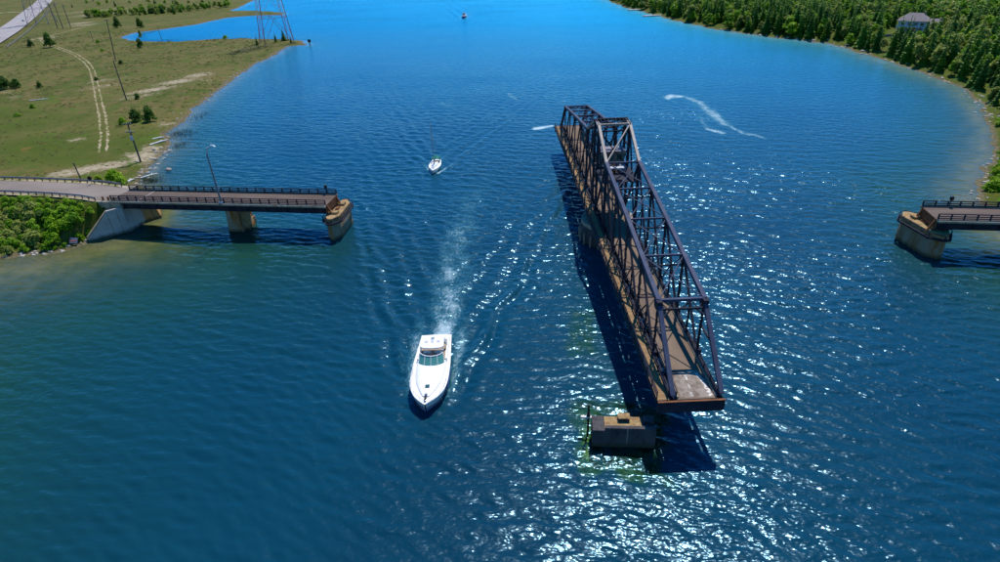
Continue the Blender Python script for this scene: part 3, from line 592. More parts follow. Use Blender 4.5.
for side_, r_, xx in ((-1, LA, 48.8), (1, RA, 0)):
    for y in (-2.6, 2.3): MB().bar((xx + side_ * .05, y, -.3), (xx - side_ * .9, y, -2.6), .3, .3).build('end_bracket', M['rust'], r_)
    MB().box(xx - .25, xx + .05, -3.0, 2.7, -1.7, -.02).build('end_beam', M['rust'], r_) if side_ < 0 else MB().box(xx - .05, xx + .25, -3.0, 2.7, -1.7, -.02).build('end_beam', M['rust'], r_)
def hexpoly(w_, l_, tip): return [(-w_, -l_ + tip), (-w_ * .25, -l_), (w_ * .25, -l_), (w_, -l_ + tip), (w_, l_ - tip), (w_ * .25, l_), (-w_ * .25, l_), (-w_, l_ - tip)]
def restpier(loc, rz, label, zt=4.75, l_=5.2, w_=1.4):
    r_ = empty('bridge_pier', loc, rz, label, 'pier')
    MB().prism(hexpoly(w_ + .25, l_ + .2, 1.8), -3, zt - 1.0, hexpoly(w_, l_, 1.7)).build('shaft', M['concrete_stain'], r_)
    MB().prism(hexpoly(w_ + .12, l_ + .1, 1.7), zt - 1.0, zt).build('cap', M['gold_concrete'], r_, bevel=.08)
    hp = hexpoly(w_ + .5, l_ + .5, 1.8); n = len(hp)
    for k in range(n):
        a, b = hp[k], hp[(k + 1) % n]
        MB().bar((*a, zt - 1.0), (*b, zt - 1.0), .4, .28).build('fender_beam', M['steel'], r_); MB().bar((*a, zt - .1), (*b, zt - .1), .09, .09).build('walkway_rail', M['steel'], r_)
        MB().bar((*a, zt - 1.1), (*a, zt + .0), .12).build('rail_post', M['steel'], r_); MB().bar((*a, zt - 1.0), (a[0] * .7, a[1] * .8, zt - 1.6), .2, .2).build('fender_bracket', M['rust'], r_)
    MB().box(-.9, .9, -2.9, -1.7, zt, zt + .45).build('bearing_plinth', M['gold_concrete'], r_, bevel=.05); MB().box(-.9, .9, 1.6, 2.8, zt, zt + .45).build('bearing_plinth', M['gold_concrete'], r_, bevel=.05)
    MB().box(-.35, .35, -.6, .8, zt, zt + .3).build('latch_casting', M['rust'], r_)
    return r_
M['concrete_stain'] = simple('streaked_pier_concrete', (.235, .16, .085), (.34, .28, .21), .85, .5, 5, .5, wl=True, vec=(1, 1, .3), c=(.24, .095, .022), clo=.47, chi=.66, cscale=.55)
restpier((-55.6, .2, 0), R(3), 'stained pier with steel fender at the free end of the left approach')
restpier((56.7, .4, 0), R(16), 'yellow topped pier with fender walkway at the end of the right approach', 4.75, 5.1, 1.65)
mp = empty('bridge_pier', (-78.2, 0, 0), 0, 'stained concrete pier midway under the left approach bridge', 'pier')
MB().prism([(-1.95, -2.6), (1.95, -2.6), (1.95, 3.0), (-1.95, 3.0)], -3, 1.6, [(-1.75, -2.45), (1.75, -2.45), (1.75, 2.85), (-1.75, 2.85)]).build('footing', M['concrete_stain'], mp, bevel=.1)
MB().prism([(-1.55, -2.45), (1.55, -2.45), (1.55, 2.6), (-1.55, 2.6)], 1.6, 5.0, [(-1.4, -2.4), (1.4, -2.4), (1.4, 2.4), (-1.4, 2.4)]).build('shaft', M['concrete_stain'], mp, bevel=.06)
MB().add([(1.55, -1.6, 1.6), (2.5, -1.2, -.5), (2.5, 1.4, -.5), (1.55, 1.8, 1.6), (1.45, -1.2, 3.9), (1.45, 1.4, 3.9)], [(0, 1, 2, 3), (0, 4, 1), (1, 4, 5, 2), (2, 5, 3), (0, 3, 5, 4)]).build('cutwater', M['concrete_rust'], mp)
ab = empty('abutment', (-103, 0, 0), 0, 'pale concrete abutment with sloping wing wall where the causeway meets the bridge', 'abutment')
MB().prism([(-4.0, -3.9), (.9, -3.9), (.9, 3.6), (-4.0, 3.6)], -2, 5.0, [(-4.0, -3.7), (.3, -3.7), (.3, 3.5), (-4.0, 3.5)]).build('front_wall', M['concrete_pale'], ab, bevel=.05)
MB().box(-4.0, .2, -3.6, 3.4, 5.0, 6.55).build('back_wall', M['concrete'], ab)
A, B = Vector((-4.9, -9.6, 0)), Vector((.55, -3.85, 0))
def wing(a, b, za, zb, th, name, m):
    dn = Vector((b.y - a.y, a.x - b.x, 0)).normalized() * -th
    o = MB(); o.add([(a.x, a.y, -2), (b.x, b.y, -2), (b.x, b.y, zb), (a.x, a.y, za), (a.x + dn.x, a.y + dn.y, -2), (b.x + dn.x, b.y + dn.y, -2), (b.x + dn.x, b.y + dn.y, zb), (a.x + dn.x, a.y + dn.y, za)],
                    [(0, 1, 2, 3), (7, 6, 5, 4), (4, 5, 1, 0), (5, 6, 2, 1), (6, 7, 3, 2), (7, 4, 0, 3)]); return o.build(name, m, ab)
E0 = A + (B - A) * .62
wing(A, E0, .9, 5.6, .5, 'wing_wall', M['concrete_pale']); wing(E0, B, 5.6, 5.7, .5, 'wing_wall', M['concrete_pale'])
MB().bar(A + Vector((-.15, .15, 1.06)), E0 + Vector((-.15, .15, 5.66)), .75, .14).build('coping', M['concrete'], ab)
for k, f_ in enumerate((.62, .84)):
    q = A + (B - A) * f_; dn = Vector((1, -1, 0)).normalized() * .03; MB().bar(q + dn + Vector((0, 0, .2)), q + dn + Vector((0, 0, 5.0)), .1, .06).build('wall_joint', M['concrete'], ab)
MB().prism([(.9, 1.0), (3.2, 3.9), (1.6, 6.3), (-.5, 4.2)], -2, 4.6, [(.4, 1.2), (1.6, 3.6), (.6, 5.4), (-.5, 4.2)]).build('rusty_buttress', M['concrete_rust'], ab)
MB().box(-6.5, -2.25, -3.9, 5.4, 5.6, 6.86).build('approach_slab', M['concrete'], ab)
for k in range(3): MB().box(-4.0 + k * 1.3, -3.7 + k * 1.3, -3.3, -3.0, 6.9, 7.7).build('stub_post', M['rust'], ab)
# ------------------------------------------------------------------ lamp, guard rails, signs
lp = empty('street_lamp', (-79.2, -3.35, RZ), 0, 'slender grey street lamp rising from the left approach railing', 'street lamp')
MB().tube((0, 0, .35), (-.1, 0, 10.6), .21, .15, 8).build('pole', M['dark_metal'], lp); MB().box(-.35, .35, -.3, .3, 0.022, .40).build('base', M['lamp_metal'], lp, bevel=.04)
MB().tube((-.1, 0, 10.55), (.25, .15, 11.7), .13, .11, 6).tube((.25, .15, 11.7), (1.1, .4, 12.0), .11, .09, 6).build('arm', M['lamp_metal'], lp)
MB().prism([(-.4, -.26), (.7, -.26), (.85, 0), (.7, .26), (-.4, .26)], 0, .3, [(-.2, -.1), (.4, -.1), (.5, 0), (.4, .1), (-.2, .1)]).build('lamp_head', M['white'], lp).location = (1.1, .4, 11.95)
def roadrail(label, off, s0, s1):
    P = np.asarray(ROAD[1:], float); seg = np.hypot(*(P[1:] - P[:-1]).T); acc = np.r_[0, np.cumsum(seg)]; r_ = empty('guard_rail', (0, 0, 0), 0, label, 'guard rail'); prev = None
    for s_ in np.arange(s0, s1, 2.1):
        x = np.interp(s_, acc, P[:, 0]); y = np.interp(s_, acc, P[:, 1]) + off; z = float(roadz(s_)); MB().box(x - .09, x + .09, y - .09, y + .09, z - .3, z + .82).build('post', M['pole_wood'], r_)
        if prev is not None: MB().bar(prev, (x, y - .11, z + .72), .1, .36).build('rail_panel', M['grey_tower'], r_)
        prev = (x, y - .11, z + .72)
roadrail('guard rail on the near edge of the causeway road above the shrubs', -4.15, .5, 48)
roadrail('guard rail on the far edge of the causeway road beside the grass field', 4.1, .5, 48)
sg = empty('road_sign', (-117.0, 5.9, RZ - .05), 0, 'small dark sign seen from behind on the causeway verge', 'sign')
MB().tube((0, 0, 0), (0, 0, 1.7), .05, .05, 6).build('post', M['grey_tower'], sg); pl_ = MB().prism([(math.cos(k * math.pi / 4 + .39) * .5, math.sin(k * math.pi / 4 + .39) * .5) for k in range(8)], 0, .05).build('plate', M['black'], sg); pl_.rotation_euler = (R(90), 0, R(20)); pl_.location = (0, -.05, 1.5)
for x, y, rz, lab in ((-58.8, 3.1, 0, 'signal head on the far railing near the end of the left approach'), (61.2, 3.1, 0, 'dark signal box on the far railing of the right approach')):
    s_ = empty('signal_light', (x, y, RZ), rz, lab, 'signal'); MB().tube((0, 0, .1), (0, 0, 1.9), .07, .07, 6).build('post', St, s_); MB().box(-.28, .28, -.22, .22, 1.2, 1.9).build('housing', M['black'], s_, bevel=.05); MB().tube((0, -.3, 1.6), (0, -.42, 1.6), .16, .18, 10).build('lens_hood', M['black'], s_)
# ------------------------------------------------------------------ utility poles and pylons
def upole(x, y, h, label, arms, trans=False, r0=.2, lean=(0, 0), armw=2.4):
    z = gz(x, y); r_ = empty('utility_pole', (x, y, z), 0, label, 'utility pole', 'poles on the left shore'); T_ = Vector((lean[0], lean[1], h))
    MB().tube((0, 0, -.5), T_, r0, r0 * .7, 9).build('shaft', M['pole_wood'], r_)
    for a in arms:
        c = T_ * ((h - a) / h); MB().bar(c + Vector((-armw / 2, -.18, 0)), c + Vector((armw / 2, -.18, 0)), .16, .2).build('cross_arm', M['pole_wood'], r_)
        for dx in (-armw * .45, 0, armw * .45): MB().tube(c + Vector((dx, -.18, .1)), c + Vector((dx, -.18, .42)), .1, .06, 6).build('insulator', M['white_tower'], r_)
    if trans: MB().tube(T_ * .62 + Vector((.1, -.5, -.5)), T_ * .62 + Vector((.1, -.5, .6)), .34, .34, 12).build('transformer', M['lamp_metal'], r_); MB().tube(T_ * .8 + Vector((.3, -.3, -.3)), T_ * .8 + Vector((.3, -.3, .3)), .16, .16, 8).build('cutout', M['alu'], r_)
    return r_
upole(-131.5, 39.5, 11.2, 'near utility pole with transformer beside the pale shore', (.4, 2.6), True, .26)
upole(-190.4, 111.7, 15.2, 'tall thin pole standing in the grass behind the two dark bushes', (), False, .24)
upole(-265.5, 202, 21, 'tall far pole with cross arms near the pond', (.3, 9.0), False, .26, (3.2, -.3), 3)
upole(-436, 354.5, 19.5, 'left of three tall poles beyond the dirt track', (1.5,), False, .32, (0, 0), 5); upole(-430.3, 353.6, 19.3, 'middle of three tall poles beyond the dirt track', (2,), False, .32, (0, 0), 4); upole(-427, 358, 17.3, 'right of three tall poles beyond the dirt track', (1,), False, .32, (0, 0), 4)
upole(-342, 279, 6.4, 'short pole at the near end of the pond', (.3,), False, .16, (0, 0), 1.2); upole(-292, 281, 9, 'slender pole at the pond edge', (), False, .18, (-.8, 0))
ps = empty('marker_post', (-136.2, 22.6, gz(-136.2, 22.6)), 0, 'short dark leaning post on the field side of the causeway', 'post'); MB().tube((0, 0, -.4), (-.3, 0, 4.6), .17, .13, 8).build('post', M['pole_wood'], ps); MB().box(-.5, -.1, -.16, .16, 4.5, 4.75).build('cap', M['pole_wood'], ps)
def pylon(loc, half, h, topw, label, mats, nseg, thick, rz=0):
    r_ = empty('lattice_pylon', loc, rz, label, 'pylon'); cs = [(-1, -1), (1, -1), (1, 1), (-1, 1)]
    def pt(c, f_): w_ = half + (topw - half) * f_; return Vector((c[0] * w_, c[1] * w_, h * f_))
    fs = [0]; 
    for k in range(nseg): fs.append(1 - (1 - fs[-1]) * .80) if k < nseg - 1 else fs.append(1)
    for k in range(nseg):
        m = mats[k % len(mats)]
        for i in range(4):
            c, c2 = cs[i], cs[(i + 1) % 4]
            MB().bar(pt(c, fs[k]), pt(c, fs[k + 1]), thick).build('leg', mats[0] if i in (1, 0) else m, r_)
            a, b, d, e = pt(c, fs[k]), pt(c2, fs[k]), pt(c, fs[k + 1]), pt(c2, fs[k + 1]); mm = (d + e) / 2
            MB().bar(a, mm, thick * .5).build('brace', m, r_); MB().bar(b, mm, thick * .5).build('brace', m, r_); MB().bar(d, e, thick * .55).build('strut', m, r_)
            for q in (.5,): MB().bar(a + (d - a) * q, a + (mm - a) * q, thick * .35).build('brace', m, r_); MB().bar(b + (e - b) * q, b + (mm - b) * q, thick * .35).build('brace', m, r_)
    for f_ in (.80, .90, 1.0):
        w_ = (half + (topw - half) * f_); MB().bar((-w_ - 5, 0, h * f_), (w_ + 5, 0, h * f_), thick, thick).build('cross_arm', mats[0], r_)
    for c in cs: MB().box(c[0] * half - .7, c[0] * half + .7, c[1] * half - .7, c[1] * half + .7, -.6, .35).build('footing', M['concrete'], r_)
    return r_
pylon((-198.5, 258.5, 1.1), 8.6, 72, 1.6, 'tall red and white lattice pylon on the point between lake and pond', (M['red_paint'], M['white_tower']), 7, .34, R(38))
pylon((-484, 392, 1.6), 8.5, 60, 1.4, 'grey lattice pylon beside the far highway', (M['grey_tower'],), 7, .32, R(20))
# ------------------------------------------------------------------ boats
def hull(parent, L, Bm, prof, zk, zs, m_h, m_d, n=22, flare=.86, name='hull', stripe=None, sternw=.86):
    # rows from stern (x=-L/2) to bow; prof(f) gives half beam fraction
    rings = []; deckL = []; deckR = []
    for i in range(n + 1):
        f_ = i / n; x = -L / 2 + L * f_; b_ = Bm / 2 * prof(f_); sh = zs[0] + (zs[1] - zs[0]) * f_ ** 1.6; k_ = zk * (1 - max(0, (f_ - .75) / .25) ** 2) + .3 * max(0, (f_ - .75) / .25) ** 2 * sh
        xs_ = [-b_, -b_ * .97, -b_ * flare, -b_ * flare * .6, 0, b_ * flare * .6, b_ * flare, b_ * .97, b_]; zz = [sh, sh * .72, sh * .15, zk * .6 if f_ < .8 else k_ * .8, k_, zk * .6 if f_ < .8 else k_ * .8, sh * .15, sh * .72, sh]
        rings.append([(x - (1 - abs(j - 4) / 4) * .06 * L * max(0, (f_ - .8) / .2), xx, z_) for j, (xx, z_) in enumerate(zip(xs_, zz))])
        deckL.append((x, -b_, sh)); deckR.append((x, b_, sh))
    o = MB(); o.loft(rings); o.add(rings[0], [tuple(range(9))]); h_ = o.build(name, m_h, parent, True)
    d = MB(); mid = [(a[0], 0, a[2] + .12 * (1 - (i / n) ** 2)) for i, a in enumerate(deckL)]; inn = lambda P: [(x, y * .93, z_ + .03) for x, y, z_ in P]
    d.loft([[a, b, c, e, g_] for a, b, c, e, g_ in zip(deckL, inn(deckL), mid, inn(deckR), deckR)]); dk = d.build('deck', m_d, parent, True)
    return h_, dk, deckL, deckR
def heading(hx, hy): return math.atan2(hy, hx)
cr = empty('motor_cruiser', (-24.22, -45.75, 0), heading(2.2, -15), 'white motor cruiser with teal windscreen under way beside the open bridge', 'motor boat')
prof = lambda f_: (.86 + .14 * min(1, f_ / .45)) * (1 if f_ < .50 else max(0.03, 1 - ((f_ - .50) / .50) ** 4.0))
CL = 15.8
hl, dk, dL, dR = hull(cr, CL, 5.1, prof, -.5, (1.35, 1.75), M['white'], M['white_soft'])
o = MB()                                             # bow shade painted as a blue strip just proud of the hull
for sgn in (-1, 1):
    for (a, b) in zip((dL if sgn < 0 else dR)[9:-1], (dL if sgn < 0 else dR)[10:]):
        a_, b_ = Vector(a), Vector(b); ua = Vector((a_.x, a_.y * 1.012, a_.z * .44)); ub = Vector((b_.x, b_.y * 1.012, b_.z * .44)); la = Vector((a_.x - .05, a_.y * .95, a_.z * .30)); lb = Vector((b_.x - .05, b_.y * .95, b_.z * .30))
        o.add([ua, ub, lb, la], [(0, 1, 2, 3) if sgn > 0 else (3, 2, 1, 0)])
o.build('painted_hull_shade', M['navy'], hl, True)
o = MB()
for sgn in (-1, 1):
    P = dL if sgn < 0 else dR
    for a, b in zip(P[:-1], P[1:]): o.bar((a[0], a[1], a[2] + .02), (b[0], b[1], b[2] + .02), .09, .1)
o.build('rub_rail', M['white'], hl)
# raised foredeck cabin trunk
o = MB(); R_ = []
for i in range(11):
    f_ = i / 10; x = -1.2 + 7.6 * f_; b_ = 1.95 * (1 - f_ ** 2.9 * .8); z0 = 1.6 + .25 * f_; hgt = .30 * (1 - f_ ** 1.5)
    R_.append([(x, -b_ * 1.06, z0 - .1), (x, -b_, z0 + hgt * .75), (x, -b_ * .6, z0 + hgt), (x, 0, z0 + hgt * 1.08), (x, b_ * .6, z0 + hgt), (x, b_, z0 + hgt * .75), (x, b_ * 1.06, z0 - .1)])
o.loft(R_).build('cabin_trunk', M['white'], cr, True)
MB().box(4.3, 4.8, -.28, .28, 1.93, 2.02).build('deck_hatch', M['glass'], cr)
# windscreen: raked curved glass with frame
arc = [(-.9 + 1.15 * math.cos(t_) , 1.82 * math.sin(t_)) for t_ in np.linspace(-1.35, 1.35, 11)]
o = MB(); o.loft([[(x, y, 1.95) for x, y in arc], [(x - .95, y * .90, 2.85) for x, y in arc]]); ws = o.build('windscreen', M['teal_glass'], cr, True)
o = MB()
for a, b in zip(arc[:-1], arc[1:]): o.bar((a[0] - .95, a[1] * .9, 2.87), (b[0] - .95, b[1] * .9, 2.87), .09, .09)
for k in (0, 3, 5, 7, 10): a = arc[k]; o.bar((a[0] + .01, a[1], 1.93), (a[0] - .94, a[1] * .9, 2.87), .07, .07)
o.build('windscreen_frame', M['white'], ws)
MB().box(-1.9, -.7, -1.45, 1.45, 1.85, 2.25).build('dashboard', M['black'], cr, bevel=.08)
# cockpit: sole, side coamings, seats, hardtop on its arch
MB().box(-6.6, -1.6, -1.75, 1.75, 1.48, 1.53).build('cockpit_sole', M['wood'], cr)
for sgn in (-1, 1): MB().box(-6.7, -1.2, sgn * 1.95 - .16, sgn * 1.95 + .16, 1.3, 2.05).build('coaming', M['white'], cr, bevel=.08)
MB().box(-2.9, -2.3, -1.3, -.3, 1.53, 2.3).build('helm_seat', M['white_soft'], cr, bevel=.1); MB().box(-2.9, -2.3, .3, 1.3, 1.53, 2.3).build('helm_seat', M['white_soft'], cr, bevel=.1)
ht = MB().prism([(-4.9, -1.55), (-2.35, -1.7), (-1.95, -1.2), (-1.8, 0), (-1.95, 1.2), (-2.35, 1.7), (-4.9, 1.55)], 3.25, 3.42).build('hardtop', M['white'], cr, bevel=.06)
for y in (-.85, .0, .85): MB().box(-3.6, -3.2, y - .22, y + .22, 3.43, 3.48).build('roof_vent', M['lamp_metal'], ht)
MB().tube((-4.2, 0, 3.42), (-4.2, 0, 3.75), .28, .22, 12).build('radar_dome', M['white'], ht)
for sgn in (-1, 1): MB().bar((-4.7, sgn * 1.9, 2.0), (-4.3, sgn * 1.5, 3.3), .5, .12, (0, 1, 0)).build('arch_leg', M['white'], cr); MB().bar((-1.9, sgn * 1.6, 2.85), (-2.2, sgn * 1.55, 3.3), .1).build('roof_strut', M['white'], cr)
MB().box(-6.5, -5.6, -1.6, 1.6, 1.53, 2.0).build('stern_bench', M['white_soft'], cr, bevel=.12)
MB().box(-9.0, -7.8, -1.9, 1.9, .35, .52).build('swim_platform', M['white'], cr, bevel=.06)
MB().box(-8.6, -8.2, .9, 1.7, .52, 1.1).build('dinghy_chock', M['lamp_metal'], cr)
o = MB(); prev = None
for sgn in (-1, 1):
    P = (dL if sgn < 0 else dR)[11:]; prev = None
    for k, a in enumerate(P):
        q = Vector((a[0] - .1, a[1] * .94, a[2] + .55)); 
        if k % 2 == 0: o.tube((a[0] - .1, a[1] * .94, a[2]), q, .02, .02, 5)
        if prev: o.tube(prev, q, .025, .025, 5)
        prev = q
o.build('bow_rail', M['alu'], cr); MB().box(6.6, 7.35, -.14, .14, 1.93, 2.08).build('anchor_roller', M['black'], cr); MB().box(5.9, 6.2, -.18, .18, 1.95, 2.12).build('windlass', M['alu'], cr)
sb = empty('sailing_boat', (-44.7, 38.9, 0), heading(1.2, -9), 'white sailing boat with bare mast and green canvas astern of the cruiser', 'sailing boat')
prof2 = lambda f_: (.72 + .28 * min(1, f_ / .4)) * (1 if f_ < .45 else max(0.02, 1 - ((f_ - .45) / .55) ** 2.0))
h2, d2, sL, sR = hull(sb, 9.4, 3.2, prof2, -.4, (.85, 1.15), M['white'], M['white_soft'], 18)
MB().prism([(-1.5, -.95), (1.4, -.8), (2.2, -.3), (2.2, .3), (1.4, .8), (-1.5, .95)], 1.0, 1.45, [(-1.4, -.85), (1.1, -.65), (1.5, -.2), (1.5, .2), (1.1, .65), (-1.4, .85)]).build('coach_roof', M['white'], sb)
MB().box(-3.8, -1.6, -.8, .8, .95, 1.02).build('cockpit', M['wood'], sb)
MB().tube((.7, 0, 1.2), (.7, 0, 12.2), .11, .09, 8).build('mast', M['alu'], sb)
for z_, l_ in ((5.0, .85), (8.3, .6)): MB().bar((.7, -l_, z_), (.7, l_, z_), .06).build('spreader', M['alu'], sb)
MB().tube((.6, 0, 2.3), (-3.1, 0, 2.35), .06, .06, 8).build('boom', M['alu'], sb)
MB().prism([(-3.1, -.14), (.4, -.2), (.4, .2), (-3.1, .14)], 2.35, 2.75, [(-3.1, -.05), (.4, -.08), (.4, .08), (-3.1, .05)]).build('sail_cover', M['green_canvas'], sb)
o = MB(); o.loft([[(-1.7, y, z_) for y, z_ in ((-1.2, 1.3), (-1.0, 2.1), (0, 2.35), (1.0, 2.1), (1.2, 1.3))], [(-4.1, y, z_) for y, z_ in ((-1.15, 1.3), (-1.0, 2.0), (0, 2.25), (1.0, 2.0), (1.15, 1.3))]]); o.build('bimini', M['green_canvas'], sb)
for a, b in (((4.6, 0, 1.2), (.7, 0, 12.0)), ((-4.5, 0, 1), (.7, 0, 12.1)), ((.5, -1.5, 1), (.7, -.85, 5)), ((.5, 1.5, 1), (.7, .85, 5)), ((.7, -.85, 5), (.7, 0, 11.6)), ((.7, .85, 5), (.7, 0, 11.6))): MB().tube(a, b, .015, .015, 4).build('stay', M['alu'], sb)
MB().box(2.6, 3.1, -.25, .25, 1.1, 1.2).build('hatch', M['glass'], sb)
fb = empty('cabin_boat', (-104.5, 373, 0), heading(.6, -10), 'small distant cabin boat heading in at the top of the channel', 'motor boat')
h3, d3, _, _ = hull(fb, 9.5, 3.4, prof, -.4, (1.2, 1.7), M['navy'], M['white_soft'], 14)
MB().prism([(-2.6, -1.35), (1.2, -1.2), (1.2, 1.2), (-2.6, 1.35)], 1.4, 3.2, [(-2.6, -1.2), (.5, -1.0), (.5, 1.0), (-2.6, 1.2)]).build('cabin', M['white'], fb)
MB().prism([(-2.9, -1.35), (.6, -1.15), (.6, 1.15), (-2.9, 1.35)], 3.2, 3.35).build('cabin_roof', M['navy'], fb)
for y in (-.62, .02): MB().add([(1.05, y, 2.0), (1.05, y + .58, 2.0), (.66, y + .56, 2.95), (.66, y + .02, 2.95)], [(0, 1, 2, 3)]).build('windscreen', M['glass'], fb)
MB().tube((-2.4, 0, 3.35), (-2.6, 0, 5.4), .05, .04, 6).build('mast', M['alu'], fb)
# ------------------------------------------------------------------ docks, house, cars, junk
for x0, y0, x1, y1, lab in ((17.3, 393.5, 27, 394.5, 'farther floating dock at the right shore'), (26.2, 353.6, 39, 357, 'nearer floating dock at the right shore')):
    d_ = empty('dock', (x0, y0, 0), math.atan2(y1 - y0, x1 - x0), lab, 'dock'); L = math.hypot(x1 - x0, y1 - y0)
    for k in range(10): MB().box(L * k / 10, L * (k + .93) / 10, -1.1, 1.1, .55, .68).build('plank', M['driftwood'], d_)
    MB().box(0, L, -1.0, -.8, .3, .55).build('beam', M['wood'], d_); MB().box(0, L, .8, 1.0, .3, .55).build('beam', M['wood'], d_)
    for px_ in (.3, L / 2): MB().tube((px_, -1.2, -2), (px_, -1.2, 1.3), .12, .12, 7).build('pile', M['wood'], d_)
hx, hy = 150, 236; hz = gz(hx, hy) + .2
ho = empty('house', (hx, hy, hz), R(-28), 'blue grey lakeside house with brown hip roof among the spruces', 'house')
MB().box(-8, 6, -5, 5, -1.5, 5.6).build('wall', M['siding'], ho)
MB().box(6, 12, -3.5, 5, -1.5, 3.6).build('wall', M['siding'], ho)
rf = MB().add([(-9, -6, 5.6), (7, -6, 5.6), (7, 6, 5.6), (-9, 6, 5.6), (-4.0, 0, 9.4), (2.5, 0, 9.4)], [(0, 1, 5, 4), (1, 2, 5), (2, 3, 4, 5), (3, 0, 4), (3, 2, 1, 0)]).build('roof', M['roof'], ho)
MB().add([(5.9, -4.4, 3.6), (12.8, -4.4, 3.6), (12.8, 5.8, 3.6), (5.9, 5.8, 3.6), (5.9, .7, 6.6), (12.8, .7, 6.6)], [(0, 1, 5, 4), (2, 3, 4, 5), (1, 2, 5), (3, 0, 4), (3, 2, 1, 0)]).build('roof', M['roof'], ho)
MB().box(3, 3.9, 1, 1.9, 7.5, 10.2).build('chimney', M['concrete'], rf)
for x, z_ in ((-6.5, .4), (-3.5, .4), (2.5, .4), (-6.5, 3.2), (-3.2, 3.2), (0, 3.2), (3, 3.2), (7, .6), (9.6, .6)):
    y_ = -5.03 if x < 6 else -3.53; wn = MB().box(x - .1, x + 1.7, y_ - .03, y_ + .02, z_ - .1, z_ + 1.6).build('window', M['white'], ho); MB().box(x, x + 1.6, y_ - .06, y_ - .031, z_, z_ + 1.5).build('pane', M['glass'], wn)
for y in (-3, 1): wn = MB().box(-8.05, -8.01, y - .1, y + 1.7, 2.9, 4.7).build('window', M['white'], ho); MB().box(-8.08, -8.051, y, y + 1.6, 3, 4.6).build('pane', M['glass'], wn)
MB().box(-.2, 1.0, -5.08, -5.01, 0, 2.2).build('door', M['red'], ho)
ho.scale = (.85, .85, .85)
bal = MB().box(-8.5, 3, -7.6, -5.02, 2.5, 2.7).build('balcony', M['white'], ho)
for x in (-8.3, -4.5, -.7, 2.8): MB().box(x - .1, x + .1, -7.5, -7.3, -1.5, 3.6).build('balcony_post', M['white'], bal)
MB().box(-8.5, 3, -7.5, -7.42, 3.5, 3.6).build('balcony_rail', M['white'], bal)
gzb = empty('gazebo', (167, 232, gz(167, 232)), R(-20), 'small open garden pavilion right of the house', 'pavilion')
for x in (-1.8, 1.8):
    for y in (-1.8, 1.8): MB().box(x - .15, x + .15, y - .15, y + .15, -.3, 2.8).build('post', M['white_soft'], gzb)
MB().add([(-2.4, -2.4, 2.8), (2.4, -2.4, 2.8), (2.4, 2.4, 2.8), (-2.4, 2.4, 2.8), (0, 0, 4.3)], [(0, 1, 4), (1, 2, 4), (2, 3, 4), (3, 0, 4), (3, 2, 1, 0)]).build('roof', M['roof'], gzb); MB().box(-2.1, 2.1, -2.1, 2.1, -.3, .15).build('floor', M['wood'], gzb)
# terrace wall of stones below the house
tw = empty('terrace_wall', (140, 224, gz(140, 224)), R(-28), 'rubble terrace wall on the slope below the house', 'wall')
for k in range(26):
    x = -9 + k * .95; s_ = random.uniform(.5, .8); MB().prism([(x + s_ * math.cos(a) * random.uniform(.8, 1.1), s_ * .7 * math.sin(a)) for a in np.linspace(0, 6.28, 7)[:-1]], -.5, random.uniform(.4, 1.0), [(x + s_ * .7 * math.cos(a), s_ * .5 * math.sin(a)) for a in np.linspace(0, 6.28, 7)[:-1]]).build('stone', M['rock'], tw)
def car(loc, rz, body, label, van=False):
    r_ = empty('car', loc, rz, label, 'car'); h_ = 1.45 if not van else 2.2
    MB().prism([(-2.2, -.85), (-2.25, .0), (-2.2, .85), (2.1, .85), (2.3, 0), (2.1, -.85)][::-1], .3, .85, [(-2.15, -.82), (-2.2, 0), (-2.15, .82), (1.9, .82), (2.1, 0), (1.9, -.82)][::-1]).build('body', body, r_)
    MB().prism([(-1.9, -.78), (1.0, -.78), (1.0, .78), (-1.9, .78)], .85, h_, [(-1.5, -.62), (.3, -.62), (.3, .62), (-1.5, .62)]).build('glasshouse', M['glass'], r_); MB().box(-1.45, .25, -.6, .6, h_, h_ + .05).build('roof', body, r_)
    for x in (-1.35, 1.35):
        for y in (-.85, .85): MB().tube((x, y - .1, .32), (x, y + .1, .32), .32, .32, 12).build('wheel', M['black'], r_)
dz = lambda x, y: max(gz(x, y), 1.6) + .26
car((-520.5, 410.5, dz(-520, 410)), math.atan2(.8, -.6), M['car_silver'], 'white car driving on the far highway'); car((-437, 300, dz(-437, 300)), math.atan2(.8, -.6), M['car_orange'], 'orange car at the left edge on the far highway')
rv = empty('camper_trailer', (226.5, 336.5, gz(226.5, 336.5)), R(-12), 'white camper trailer in the clearing at the top right corner', 'trailer')
MB().box(-5, 5, -1.3, 1.3, .5, 3.2).build('body', M['white'], rv, bevel=.2); MB().box(.2, 1.6, -1.36, -1.31, .6, 2.6).build('door', M['red'], rv); MB().box(-3.5, -1.2, -1.34, -1.305, 1.5, 2.4).build('window', M['glass'], rv)
for y in (-1.1, 1.1): MB().tube((0, y - .12, .4), (0, y + .12, .4), .4, .4, 12).build('wheel', M['black'], rv)
jk = empty('board', (-109.6, -11.6, .9), R(25), 'grey board with an orange band lying in the shrubs at the waterline', 'board')
MB().box(-.7, .7, -.06, .06, -.2, 1.0).build('panel', M['grey_tower'], jk).rotation_euler = (R(-35), R(15), 0); MB().box(-.72, .3, -.09, -.065, .2, .45).build('band', M['orange'], jk).rotation_euler = (R(-35), R(15), 0)
